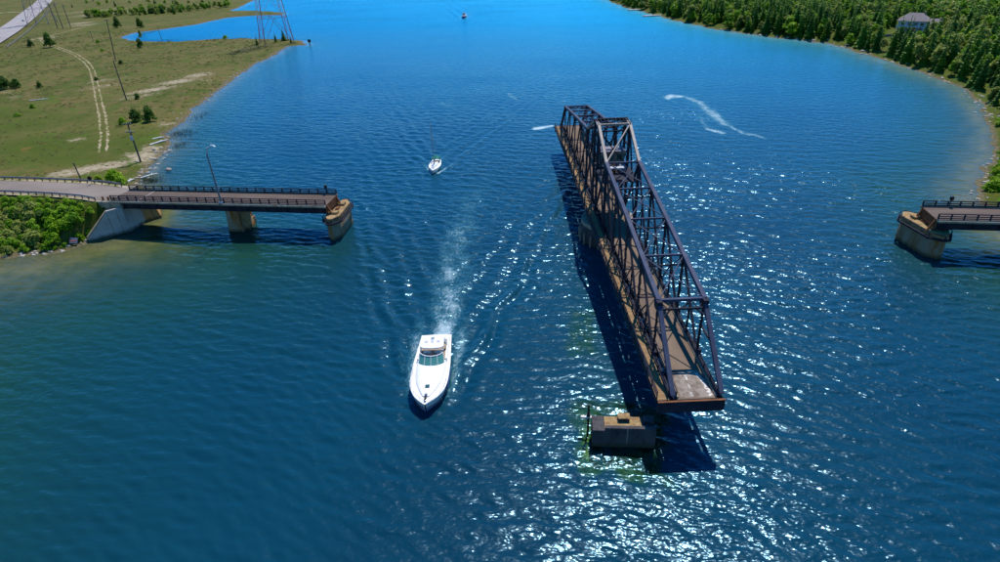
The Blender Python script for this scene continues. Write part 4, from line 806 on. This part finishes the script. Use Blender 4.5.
# ------------------------------------------------------------------ vegetation
def mesh_only(name, V, F, m, smooth=False):
    o = npmesh(name, V, F, m, None, smooth); me = o.data; bpy.data.objects.remove(o); return me
def spruce_np(seed, H=12.0, levels=17, nb=10, full=1.0):
    r = np.random.default_rng(seed); V = []; F = []
    for i in range(levels):
        f_ = i / (levels - 1); z = H * (.07 + .90 * f_); rad = H * .185 * full * (1 - f_) ** .85 * r.uniform(.82, 1.15) + .12; n = max(4, int(nb * (1 - .55 * f_))); a0 = r.uniform(0, 6.28)
        for k in range(n):
            a = a0 + 6.283 * k / n + r.normal(0, .16); L = rad * r.uniform(.72, 1.15); dr = L * r.uniform(.22, .5); wd = L * r.uniform(.26, .40) + .08
            c, s = math.cos(a), math.sin(a); zz = z + r.normal(0, .12); b = len(V)
            def P(u, v, h): return (c * u - s * v, s * u + c * v, zz + h)
            V += [P(.04, 0, .12 * L), P(L * .5, -wd, -dr * .35 - .05), P(L * .5, 0, -dr * .1 + .08), P(L * .5, wd, -dr * .35 - .05), P(L, 0, -dr), P(L * .82, wd * .7, -dr * .95), P(L * .82, -wd * .7, -dr * .95)]
            F += [(b, b + 1, b + 2), (b, b + 2, b + 3), (b + 1, b + 6, b + 2), (b + 2, b + 6, b + 4), (b + 2, b + 4, b + 5), (b + 2, b + 5, b + 3)]
    b = len(V); V += [(0, 0, H * 1.02), (.14, 0, H * .9), (-.07, .12, H * .9), (-.07, -.12, H * .9)]; F += [(b, b + 1, b + 2), (b, b + 2, b + 3), (b, b + 3, b + 1)]
    return np.array(V), np.array(F)
def leaf_np(seed, H=8.0, Wd=5.0, lobes=12, leaves=1100, size=.42, zb=.22, bush=False):
    r = np.random.default_rng(seed); cs = []
    for i in range(lobes):
        a = r.uniform(0, 6.28); f_ = r.uniform(0, 1) ** .8; z = H * (zb + (.84 - zb) * f_); rr = Wd / 2 * (1 - (2 * abs(f_ - .42)) ** 2 * .75) * r.uniform(.3, .8); 
        if bush: f_ = (i + .5) / lobes; z = H * (.10 + .62 * f_); rr = Wd / 2 * (1.02 - f_ * .85) * r.uniform(.35, .85); a = i * 2.4 + r.normal(0, .4)
        cs.append((rr * math.cos(a), rr * math.sin(a), z, Wd * r.uniform(.15, .27)))
    cs.append((0, 0, H * .80, Wd * .2)); cs = np.array(cs); w_ = cs[:, 3] ** 2; idx = r.choice(len(cs), leaves, p=w_ / w_.sum())
    d = r.normal(0, 1, (leaves, 3)); d /= np.linalg.norm(d, axis=1)[:, None]; d[:, 2] = np.where(d[:, 2] < -.35, -d[:, 2] * .6, d[:, 2])
    c = cs[idx, :3] + d * (cs[idx, 3] * r.uniform(.55, 1.08, leaves))[:, None] * np.array([1, 1, .85]); c[:, 2] = np.maximum(c[:, 2], .08)
    nrm = d + r.normal(0, .55, (leaves, 3)) + np.array([0, 0, .45]); nrm /= np.linalg.norm(nrm, axis=1)[:, None]
    t1 = np.cross(nrm, r.normal(0, 1, (leaves, 3))); t1 /= np.linalg.norm(t1, axis=1)[:, None]; t2 = np.cross(nrm, t1); sz = (size * r.uniform(.55, 1.25, leaves))[:, None]
    V = np.stack([c - t1 * sz * .9, c - t2 * sz * .55 + nrm * sz * .15, c + t1 * sz * .9, c + t2 * sz * .55 + nrm * sz * .15], 1).reshape(-1, 3); F = np.arange(leaves * 4).reshape(-1, 4)
    return V, np.concatenate([F[:, [0, 1, 2]], F[:, [0, 2, 3]]])
def trunk_me(seed, H, r0, limbs, top=.8):
    r = random.Random(seed); o = MB(); pts = [Vector((0, 0, -.6))]
    for k in range(1, 5): pts.append(Vector((r.gauss(0, .06) * k * (limbs > 0), r.gauss(0, .06) * k * (limbs > 0), H * top * k / 4)))
    for k in range(4): o.tube(pts[k], pts[k + 1], r0 * (1 - .22 * k), r0 * (1 - .22 * (k + 1)) + .01, 7)
    for k in range(limbs):
        b = pts[1] + (pts[3] - pts[1]) * r.uniform(0, 1); a = r.uniform(0, 6.28); L = H * r.uniform(.18, .32); o.tube(b, b + Vector((math.cos(a) * L * .7, math.sin(a) * L * .7, L * .75)), r0 * .45, r0 * .15, 5)
    q = o.build('trunk', M['trunk']); me = q.data; bpy.data.objects.remove(q); return me
SPR = [(mesh_only('crown', *spruce_np(10 + i, 12, 15 + i % 4, 9 + i % 3, (.85, 1.0, 1.2)[i % 3]), M['spruce']), trunk_me(i, 12, .17, 0, .95)) for i in range(6)]
DEC = [(mesh_only('crown', *leaf_np(30 + i, 8, (4.6, 5.4, 6.2)[i % 3], 11 + i, 950, .48), M['leaf'] if i % 2 else M['leaf_pale']), trunk_me(40 + i, 8, .15, 6)) for i in range(6)]
SHB = {k: [mesh_only('foliage', *leaf_np(60 + i + 7 * j, 2.6, 3.4, 13 + 2 * i, 950, .25, .12, True), M[k]) for i in range(3)] for j, k in enumerate(('leaf_bright', 'leaf_dark', 'leaf', 'leaf_pale'))}
STEM = [trunk_me(80 + i, 2.4, .07, 4, .7) for i in range(3)]
def plant(name, crown, stem, loc, sc_, rz, label, cat, group, cn='crown', sn='trunk'):
    r_ = empty(name, loc, rz, label, cat, group); r_.scale = sc_
    for n_, me in ((cn, crown), (sn, stem)): o = bpy.data.objects.new(n_, me); C.link(o); o.parent = r_
    return r_
def campix(x, y, z):
    d = np.stack([x - CAM[0], y - CAM[1], z - CAM[2]], -1); dz_ = d @ np.array(fw); return 500 + FOC * (d @ np.array(r2)) / dz_, 281 - FOC * (d @ np.array(u2)) / dz_, dz_
# forest on the right shore: jittered grid, denser spruces along the water
cand = []; st = 4.3
gxs, gys = np.meshgrid(np.arange(-120, 330, st), np.arange(14, 760, st)); gxs = gxs + rng.uniform(-2.6, 2.6, gxs.shape); gys = gys + rng.uniform(-2.6, 2.6, gys.shape)
hz_, dl_, dr_, dd_ = height(gxs, gys); u_, v_, w_ = campix(gxs, gys, hz_ + 6)
dens = lump(gxs, gys, 60, 10) + .5 * lump(gxs, gys, 22, 20)
ok = (dr_ > 2.0) & (u_ > 560) & (u_ < 1045) & (v_ > -22) & (v_ < 262)
ok &= ~((gxs > 74) & (np.abs(gys - 0) < 12))
CLR = [(148, 236, 13), (158, 232, 11), (141, 222, 10), (137, 212, 8), (131, 203, 7), (167, 232, 5), (97, 238, 5), (226, 334, 15), (212, 322, 11), (240, 345, 14), (224, 316, 8), (86, 30, 6), (92, 38, 6), (184, 205, 6), (78, 22, 6)]
for x, y, r_ in CLR: ok &= np.hypot(gxs - x, gys - y) > r_
ok &= ~((gys < 60) & (rng.uniform(0, 1, gxs.shape) < .55)) & ~((dr_ > 25) & (rng.uniform(0, 1, gxs.shape) < .22))
T_ = np.stack([gxs[ok], gys[ok], hz_[ok], dr_[ok], dens[ok], u_[ok], w_[ok]], -1); T_ = T_[np.argsort(T_[:, 6])]
psp = np.where(T_[:, 3] < 10, .70, np.where(T_[:, 4] > .14, .60, .18)); psp = np.where(T_[:, 1] < 70, .25, psp); isp = rng.uniform(0, 1, len(T_)) < psp
# what shows largest: shoreline first, then by distance
rank = T_[:, 6] + np.clip(T_[:, 3] - 10, 0, 60) * 2.2
indiv = np.zeros(len(T_), bool)
for flag in (True, False):
    ids = np.where(isp == flag)[0]; ids = ids[np.argsort(rank[ids])][:(280 if flag else 225)]; indiv[ids] = True
rest = [[], []]
def where(x, y, dr):
    if math.hypot(x - 148, y - 234) < 30:
        side = 'left of' if x < 140 and y > 220 else ('right of' if x > 162 else ('below' if y < 228 else 'behind'))
        return side + ' the lakeside house'
    band = 'at the water edge' if dr < 7 else ('just behind the shore' if dr < 22 else 'deep in the forest')
    zone = ('near the right bridge' if y < 75 else 'on the bay bend' if y < 150 else 'right of the house' if x > 150 and y < 240 else 'below the house slope' if y < 212 else 'by the small beach' if y < 262 and x < 130 else 'left of the beach' if y < 330 and x < 130 else 'above the two docks' if x < 90 and y < 420 else 'by the camper clearing' if x > 185 else 'near the top edge' )
    return band + ' ' + zone
for i, (x, y, z_, dr, dn, u, dist) in enumerate(T_):
    if isp[i]:
        s_ = random.uniform(.58, 1.30) * (.9 if dr < 5 else 1.08); wx_ = s_ * random.uniform(.9, 1.25)
    else: s_ = random.uniform(.65, 1.2) * (.55 if y < 75 else 1.0); wx_ = s_ * random.uniform(.9, 1.2)
    if indiv[i]:
        me, tr_ = (SPR if isp[i] else DEC)[random.randrange(6)]; wh = where(x, y, dr); pale = (not isp[i]) and me.materials[0] == M['leaf_pale']
        nm = 'spruce_tree' if isp[i] else 'leafy_tree'; lab = ('tall ' if s_ > 1.02 else 'small ' if s_ < .82 else '') + ('broad ' if wx_ / s_ > 1.12 else 'slim ' if wx_ / s_ < .99 else '') + ('dark spruce ' if isp[i] else ('pale olive leafy tree ' if pale else 'bright green leafy tree ')) + wh
        plant(nm, me, tr_, (x, y, z_ - .15), (wx_, wx_, s_), random.uniform(0, 6.28), lab, 'tree', lab.replace('tree', 'trees').replace('spruce', 'spruces'))
    else: rest[0 if isp[i] else 1].append((x, y, z_, s_, wx_))
LOW = [[spruce_np(200 + i, 12, 9, 7, 1.1) for i in range(4)], [leaf_np(220 + i, 8, 5.4, 9, 190, .95) for i in range(4)]]
rest = [rest[0], rest[1][::2], rest[1][1::2]]; LOW.append(LOW[1])
for kind, lst in enumerate(rest):
    Vs, Fs, n = [], [], 0
    for k, (x, y, z_, s_, wx_) in enumerate(lst):
        V, F = LOW[kind][k % 4]; a = random.uniform(0, 6.28); c, s = math.cos(a), math.sin(a); Q = np.stack([x + wx_ * (V[:, 0] * c - V[:, 1] * s), y + wx_ * (V[:, 0] * s + V[:, 1] * c), z_ - .1 + s_ * V[:, 2]], -1); Vs.append(Q); Fs.append(F + n); n += len(V)
    if Vs:
        o = npmesh('forest', np.concatenate(Vs), np.concatenate(Fs), (M['spruce'], M['leaf'], M['leaf_pale'])[kind], None, False)
        tag(o, ('distant mass of dark spruces behind the right shore' if kind == 0 else 'distant mass of ' + ('bright green' if kind == 1 else 'pale olive') + ' leafy trees behind the right shore'), 'forest', kind='stuff')
print('forest', len(T_), indiv.sum(), [len(q) for q in rest])
# undergrowth on the right bank
def shrub(x, y, s_, kind, label, group=None, name='shrub', h=1.0, z_=None):
    i = random.randrange(3); z_ = gz(x, y) if z_ is None else z_
    return plant(name, SHB[kind][i], STEM[i], (x, y, z_ - .12), (s_, s_, s_ * h), random.uniform(0, 6.28), label, 'shrub', group, 'foliage', 'stem')
rb = 0
while rb < 46:
    x, y = random.uniform(78, 112), random.uniform(12, 80); d_ = float(sdist(RS, np.array([[x]]), np.array([[y]]))[0, 0]); u, v, _ = campix(np.array([x]), np.array([y]), np.array([1.0]))
    if d_ > 1.2 and u[0] < 1015 and d_ < 22: shrub(x, y, random.uniform(.5, 1.15), random.choice(['leaf_bright', 'leaf', 'leaf']), 'low green shrub on the bank behind the right approach bridge', 'shrubs on the right bank'); rb += 1
# causeway slope: crowded shrubs from the guard rail down to the water
P = []
tries = 0
while len(P) < 104 and tries < 9000:
    tries += 1; x = random.uniform(-150, -106.5); y = random.uniform(-20, -1.5); q, s = pdist(ROAD[1:], np.array([x]), np.array([y])); d_ = float(sdist(LS, np.array([[x]]), np.array([[y]]))[0, 0])
    u, v, _ = campix(np.array([x]), np.array([y]), np.array([3.0]))
    wing_d = (x + 107.9) + (-9.6 - y) * -.95
    if q[0] < 5.8 or d_ < .9 or u[0] < -25 or (x + 104.5 - (y + 4.3) * .6) > -.9: continue
    if any(math.hypot(x - a, y - b) < 1.45 for a, b in P): continue
    P.append((x, y)); d2 = d_
    kind = random.choices(['leaf_bright', 'leaf', 'leaf_pale', 'leaf_dark'], [2, 5, 1.2, 1.6])[0]
    if d2 < 4: kind = random.choice(['leaf_bright', 'leaf'])
    if u[0] < 35 and v[0] > 215: kind = random.choice(['leaf_pale', 'leaf_pale', 'leaf'])
    near = 'at the waterline' if d2 < 3.5 else ('just below the guard rail' if q[0] < 9 else 'half way down the causeway slope')
    tone = {'leaf_bright': 'bright yellow green', 'leaf': 'mid green', 'leaf_pale': 'pale silvery green', 'leaf_dark': 'dark green'}[kind]
    s_ = random.uniform(.62, 1.0) * (.75 if q[0] < 8 or d2 < 2.5 else (1.35 if kind == 'leaf_pale' else 1.05)); xz = 'nearest the abutment' if x > -114 else 'left of the grey board' if x > -121 else 'towards the left picture edge' if x > -128 else 'at the left picture edge'; shrub(x, y, s_, kind, ('large ' if s_ > .95 else 'small ' if s_ < .68 else '') + tone + ' shrub ' + near + ' ' + xz, tone + ' shrubs on the causeway slope', h=random.uniform(.75, 1.05))
# single bushes and small trees in the left field
for x, y, s_, kind, lab, h in [(-163, 80.5, 1.45, 'leaf_dark', 'left one of the two large dark bushes in the field', 1.25), (-157.6, 80.6, 1.5, 'leaf_dark', 'right one of the two large dark bushes in the field', 1.45), (-165.5, 76.7, .95, 'leaf', 'smaller green bush left of the two large dark bushes', 1.1),
        (-268.4, 133.6, 2.0, 'leaf_dark', 'dark bush cut by the left edge of the picture', 1.2), (-264, 136, 1.5, 'leaf_dark', 'dark bush just inside the left edge of the picture', 1.1), (-251.7, 135.2, .9, 'leaf_dark', 'small round bush in the open field', 1.3), (-372, 259.4, 1.5, 'leaf_dark', 'bush at the left of the dirt track bend', 1.3),
        (-353.8, 255.6, 2.2, 'leaf_dark', 'tall bush at the dirt track bend', 1.6), (-282.5, 246.6, 1.5, 'leaf_dark', 'dark bush just below the near end of the pond', 1.5), (-357, 347.6, 1.9, 'leaf_dark', 'dark bush above the near end of the pond', 1.5), (-379, 351, 2.0, 'leaf_dark', 'dark bush left of the pond in the brown field', 1.6),
        (-127.1, 23.5, 1.35, 'leaf_bright', 'bright green bush behind the causeway by the bridge', 1.0), (-124.6, 22.5, .9, 'leaf', 'low green bush right of the bright bush behind the causeway', .9), (-131, 22.5, .9, 'leaf', 'low green bush left of the bright bush behind the causeway', .8), (-221.8, 99, .7, 'leaf', 'tiny bush in the dark green patch', 1), (-217.6, 87.2, .9, 'leaf', 'low spreading bush in the dark green patch', .6),
        (-186.5, 113.3, .8, 'leaf_dark', 'small bush at the foot of the tall thin pole', 1.2), (-332.5, 271.5, .9, 'leaf', 'small bush near the short pond pole', 1), (-254.9, 192.6, .9, 'leaf_dark', 'small bush below the far pole', 1), (-247.4, 282.8, 1.1, 'leaf', 'low bush on the near bank of the pond', .9), (-235, 150, .7, 'leaf_dark', 'tiny bush beside the winding track', 1), (-300, 235, .9, 'leaf', 'little bush between track and pond', .8)]:
    shrub(x, y, s_, kind, lab, None, 'bush', h)
for x, y, s_, lab in [(-197.5, 266, .62, 'right spruce beside the red pylon'), (-200.5, 261, .5, 'middle spruce beside the red pylon'), (-207, 250, .5, 'left spruce beside the red pylon'), (-189, 258, .36, 'smallest spruce at the tip of the point')]:
    me, tr_ = SPR[random.randrange(6)]; plant('spruce_tree', me, tr_, (x, y, gz(x, y) - .1), (s_ * 1.3, s_ * 1.3, s_), random.uniform(0, 6), lab, 'tree', None)
me, tr_ = DEC[0]; plant('leafy_tree', me, tr_, (-306, 279.5, gz(-306, 279.5)), (.55, .55, 1.0), 1, 'slim tree standing in front of the pond water', 'tree', None)
# belt of scrub beyond the pond at the top left
k = 0
while k < 95:
    f_ = random.random(); x = -480 + 100 * f_ + random.gauss(0, 9); y = 424 + 50 * f_ + abs(random.gauss(0, 22)); u, v, _ = campix(np.array([x]), np.array([y]), np.array([3.0]))
    if float(sdist(LS, np.array([[x]]), np.array([[y]]))[0, 0]) < 6 or v[0] < -12: continue
    me, tr_ = DEC[random.randrange(6)]; s_ = random.uniform(.5, 1.0); lab = ('tall ' if s_ > .84 else 'low ' if s_ < .66 else '') + ('pale ' if me.materials[0] == M['leaf_pale'] else 'green ') + 'scrub tree ' + ('at the left end' if f_ < .33 else 'in the middle' if f_ < .66 else 'at the right end') + ' of the belt beyond the pond'; plant('scrub_tree', me, tr_, (x, y, gz(x, y) - .5), (s_ * 1.2, s_ * 1.2, s_), random.uniform(0, 6), lab, 'tree', 'scrub trees beyond the pond'); k += 1
for k in range(16):
    x, y = -412 + random.gauss(0, 10), 455 + random.gauss(0, 9); me, tr_ = SPR[random.randrange(6)]; s_ = random.uniform(.45, .75)
    if float(sdist(LS, np.array([[x]]), np.array([[y]]))[0, 0]) > 4: plant('spruce_tree', me, tr_, (x, y, gz(x, y) - .3), (s_ * 1.5, s_ * 1.5, s_), random.uniform(0, 6), ('tall ' if s_ > .65 else 'low ' if s_ < .55 else '') + 'dark conifer at the ' + ('left' if x < -415 else 'right' if x > -408 else 'middle') + ' of the clump above the pond', 'tree', 'conifers above the pond')
for k in range(40):
    x, y = random.uniform(-620, -400), random.uniform(540, 720)
    if float(sdist(LS, np.array([[x]]), np.array([[y]]))[0, 0]) < 5 or pdist(HWC, np.array([x]), np.array([y]))[0][0] < 14: continue
    me, tr_ = (DEC + SPR)[random.randrange(12)]; s_ = random.uniform(.35, .7); plant('scrub_tree', me, tr_, (x, y, gz(x, y) - .3), (s_ * 1.3, s_ * 1.3, s_), random.uniform(0, 6), 'scattered far tree at the top left of the picture', 'tree', 'far trees at the top left')
# weeds and tufts over the field: uncountable
nT = 15000; x = rng.uniform(-420, -118, nT); y = rng.uniform(12, 330, nT); hz2, dl2, _, _ = height(x[None], y[None]); hz2, dl2 = hz2[0], dl2[0]; u, v, dd2 = campix(x, y, hz2)
k_ = (dl2 > 2) & (u > -15) & (v > -5) & (lump(x, y, 26, 5) + .8 * lump(x, y, 9, 15) > rng.uniform(-.35, .6, nT)) & (pdist(TR, x, y)[0] > 3); x, y, hz2, dd2 = x[k_], y[k_], hz2[k_], dd2[k_]
n = len(x); sz = rng.uniform(.18, .55, n) * (.6 + dd2 / 300); a = rng.uniform(0, 6.28, n); V = []; F = []
for j in range(4):
    aa = a + j * 1.57 + rng.normal(0, .2, n); cx, cy = np.cos(aa), np.sin(aa); b = np.stack([x, y, hz2 + sz * .5], -1)
    p1 = np.stack([x + cx * sz - cy * sz * .6, y + cy * sz + cx * sz * .6, hz2 + .02 * sz], -1); p2 = np.stack([x + cx * sz + cy * sz * .6, y + cy * sz - cx * sz * .6, hz2 + .02 * sz], -1); i0 = 3 * n * j + np.arange(n) * 3
    V.append(np.stack([b, p1, p2], 1).reshape(-1, 3)); F.append(np.stack([i0, i0 + 1, i0 + 2], -1))
t = NT('weed_tufts'); p = t.pos(); col = t.mix(t.ramp(t.noise(p, .06, 4, .7), .35, .65), (.065, .082, .016), (.11, .09, .035)); col = t.mix(t.ramp(t.noise(p, .5, 3, .7), .5, .65), col, (.04, .07, .008)); t.principled(col, .9); M['tuft'] = t.m
o = npmesh('weed_tufts', np.concatenate(V), np.concatenate(F), M['tuft'], None, False); tag(o, 'rough grass and weed tufts over the left field', 'grass', kind='stuff')
# reeds standing in the shallows
V, F = [], []
for cx, cy, rx, ry, nn_ in ((-119.5, 26.5, 3.2, 2.4, 420), (-139.5, 69, 6, 6, 480), (-131, 57, 3, 4, 160), (-146, 92, 3, 8, 150), (-335, 330, 3, 10, 200), (-300, 285, 20, 2.5, 260), (-300, 424, 18, 4, 300)):
    for k in range(nn_):
        x, y = cx + random.gauss(0, rx * .5), cy + random.gauss(0, ry * .5); h_ = random.uniform(.35, .95); a = random.uniform(0, 3.14); dx, dy = math.cos(a) * .05, math.sin(a) * .05; lx, ly = random.gauss(0, .15), random.gauss(0, .15); b = len(V)
        V += [(x - dx, y - dy, -.3), (x + dx, y + dy, -.3), (x + lx, y + ly, h_)]; F.append((b, b + 1, b + 2))
o = npmesh('reeds', V, F, M['reed'], None, False); tag(o, 'thin dark reeds in the shallows of the left shore', 'reeds', kind='stuff')
# rocks along the shores
def rock_me(seed):
    r = random.Random(seed); o = MB(); n = 7; rings = []
    for j, (f_, z_) in enumerate(((1.0, -.25), (.95, .15), (.6, .48))): rings.append([(f_ * math.cos(6.283 * k / n) * r.uniform(.75, 1.2), f_ * .75 * math.sin(6.283 * k / n) * r.uniform(.75, 1.2), z_ + r.uniform(-.07, .07)) for k in range(n)])
    for j in range(2): o.add(rings[j] + rings[j + 1], [(k, (k + 1) % n, n + (k + 1) % n, n + k) for k in range(n)])
    o.add(rings[2], [tuple(range(n))]); q = o.build('rock', M['rock']); me = q.data; bpy.data.objects.remove(q); return me
RK = [rock_me(i) for i in range(5)]
def zone(x, y):
    if x < -100: return ('near the grey board' if x > -113 else 'near the left picture edge') if y < 0 else 'nearest the causeway' if y < 40 else 'below the two dark bushes' if y < 95 else 'in the middle stretch' if y < 170 else 'towards the pylon'
    return 'near the right bridge' if y < 60 else 'on the bay bend' if y < 130 else 'below the house' if y < 215 else 'by the beach' if y < 260 else 'left of the beach' if y < 330 else 'towards the docks'
def rocks(poly, i0, i1, n, smin, smax, label, group, spread=1.2, off=.6):
    P_ = np.asarray(poly[i0:i1 + 1], float); seg = np.hypot(*(P_[1:] - P_[:-1]).T); acc = np.r_[0, np.cumsum(seg)]
    for k in range(n):
        s_ = random.uniform(0, acc[-1]); x = np.interp(s_, acc, P_[:, 0]) + random.gauss(0, spread); y = np.interp(s_, acc, P_[:, 1]) + random.gauss(0, spread); z_ = gz(x, y)
        if z_ < -.35: continue
        o = bpy.data.objects.new('rock', RK[random.randrange(5)]); C.link(o); q = random.uniform(smin, smax); o.location = (x, y, z_); o.scale = (q, q, q * .8); o.rotation_euler = (0, 0, random.uniform(0, 6)); tag(o, ('large ' if q > smin + .72 * (smax - smin) else 'small ' if q < smin + .35 * (smax - smin) else '') + label + ' ' + zone(x, y), 'rock', group)
rocks(LS, 5, 8, 26, .2, .55, 'pale rock below the causeway shrubs', 'rocks below the causeway shrubs', .7)
rocks(LS, 13, 16, 46, .3, .9, 'pale limestone rock on the utility pole shore', 'rocks by the utility pole', 1.6)
rocks(LS, 16, 23, 150, .18, .6, 'pale rock along the field shore', 'rocks along the left field shore', 1.6)
rocks(RS, 6, 17, 90, .25, .75, 'pale boulder at the foot of the right shore', 'boulders along the right shore', 1.4)
rocks(RS, 17, 24, 60, .4, 1.2, 'pale boulder on the far right shore', 'boulders on the far right shore', 1.4)
def log(x, y, L, rz, r0, label):
    z_ = max(gz(x, y), 0) + .2; r_ = empty('driftwood_log', (x, y, z_), rz, label, 'log'); MB().tube((-L / 2, 0, 0), (L * .1, .12, .05), r0, r0 * .9, 7).tube((L * .1, .12, .05), (L / 2, 0, 0), r0 * .9, r0 * .55, 7).build('stem', M['driftwood'], r_); MB().tube((L * .15, .1, .05), (L * .25, .6, .4), r0 * .4, r0 * .2, 5).build('branch_stub', M['driftwood'], r_)
log(-121.8, 29.5, 4.5, 1.0, .28, 'bleached log lying in the shallows behind the causeway'); log(-123.6, 24.6, 2.2, 1.4, .35, 'short pale stump log at the shore behind the causeway'); log(-138, 57, 6, 1.2, .35, 'long bleached log on the bank above the utility pole'); log(-141.5, 62, 3.5, .8, .3, 'short bleached log higher along the left bank'); log(-231, 112, 7, .5, .2, 'thin pale log lying out in the field')
sr = bpy.data.objects.new('rock', RK[1]); C.link(sr); sr.location = (-119.8, 35, -.05); sr.scale = (1.0, 1.0, 1.0); tag(sr, 'lone brown rock standing in the water off the utility pole', 'rock')
dk_ = empty('channel_marker', (-176.5, 256.5, 0), 0, 'black stub marker in the water off the point', 'marker'); MB().tube((0, 0, -1), (0, 0, 1.6), .3, .3, 8).build('post', M['black'], dk_); MB().box(-.9, .9, -.1, .1, 1.2, 2.8).build('board', M['black'], dk_)
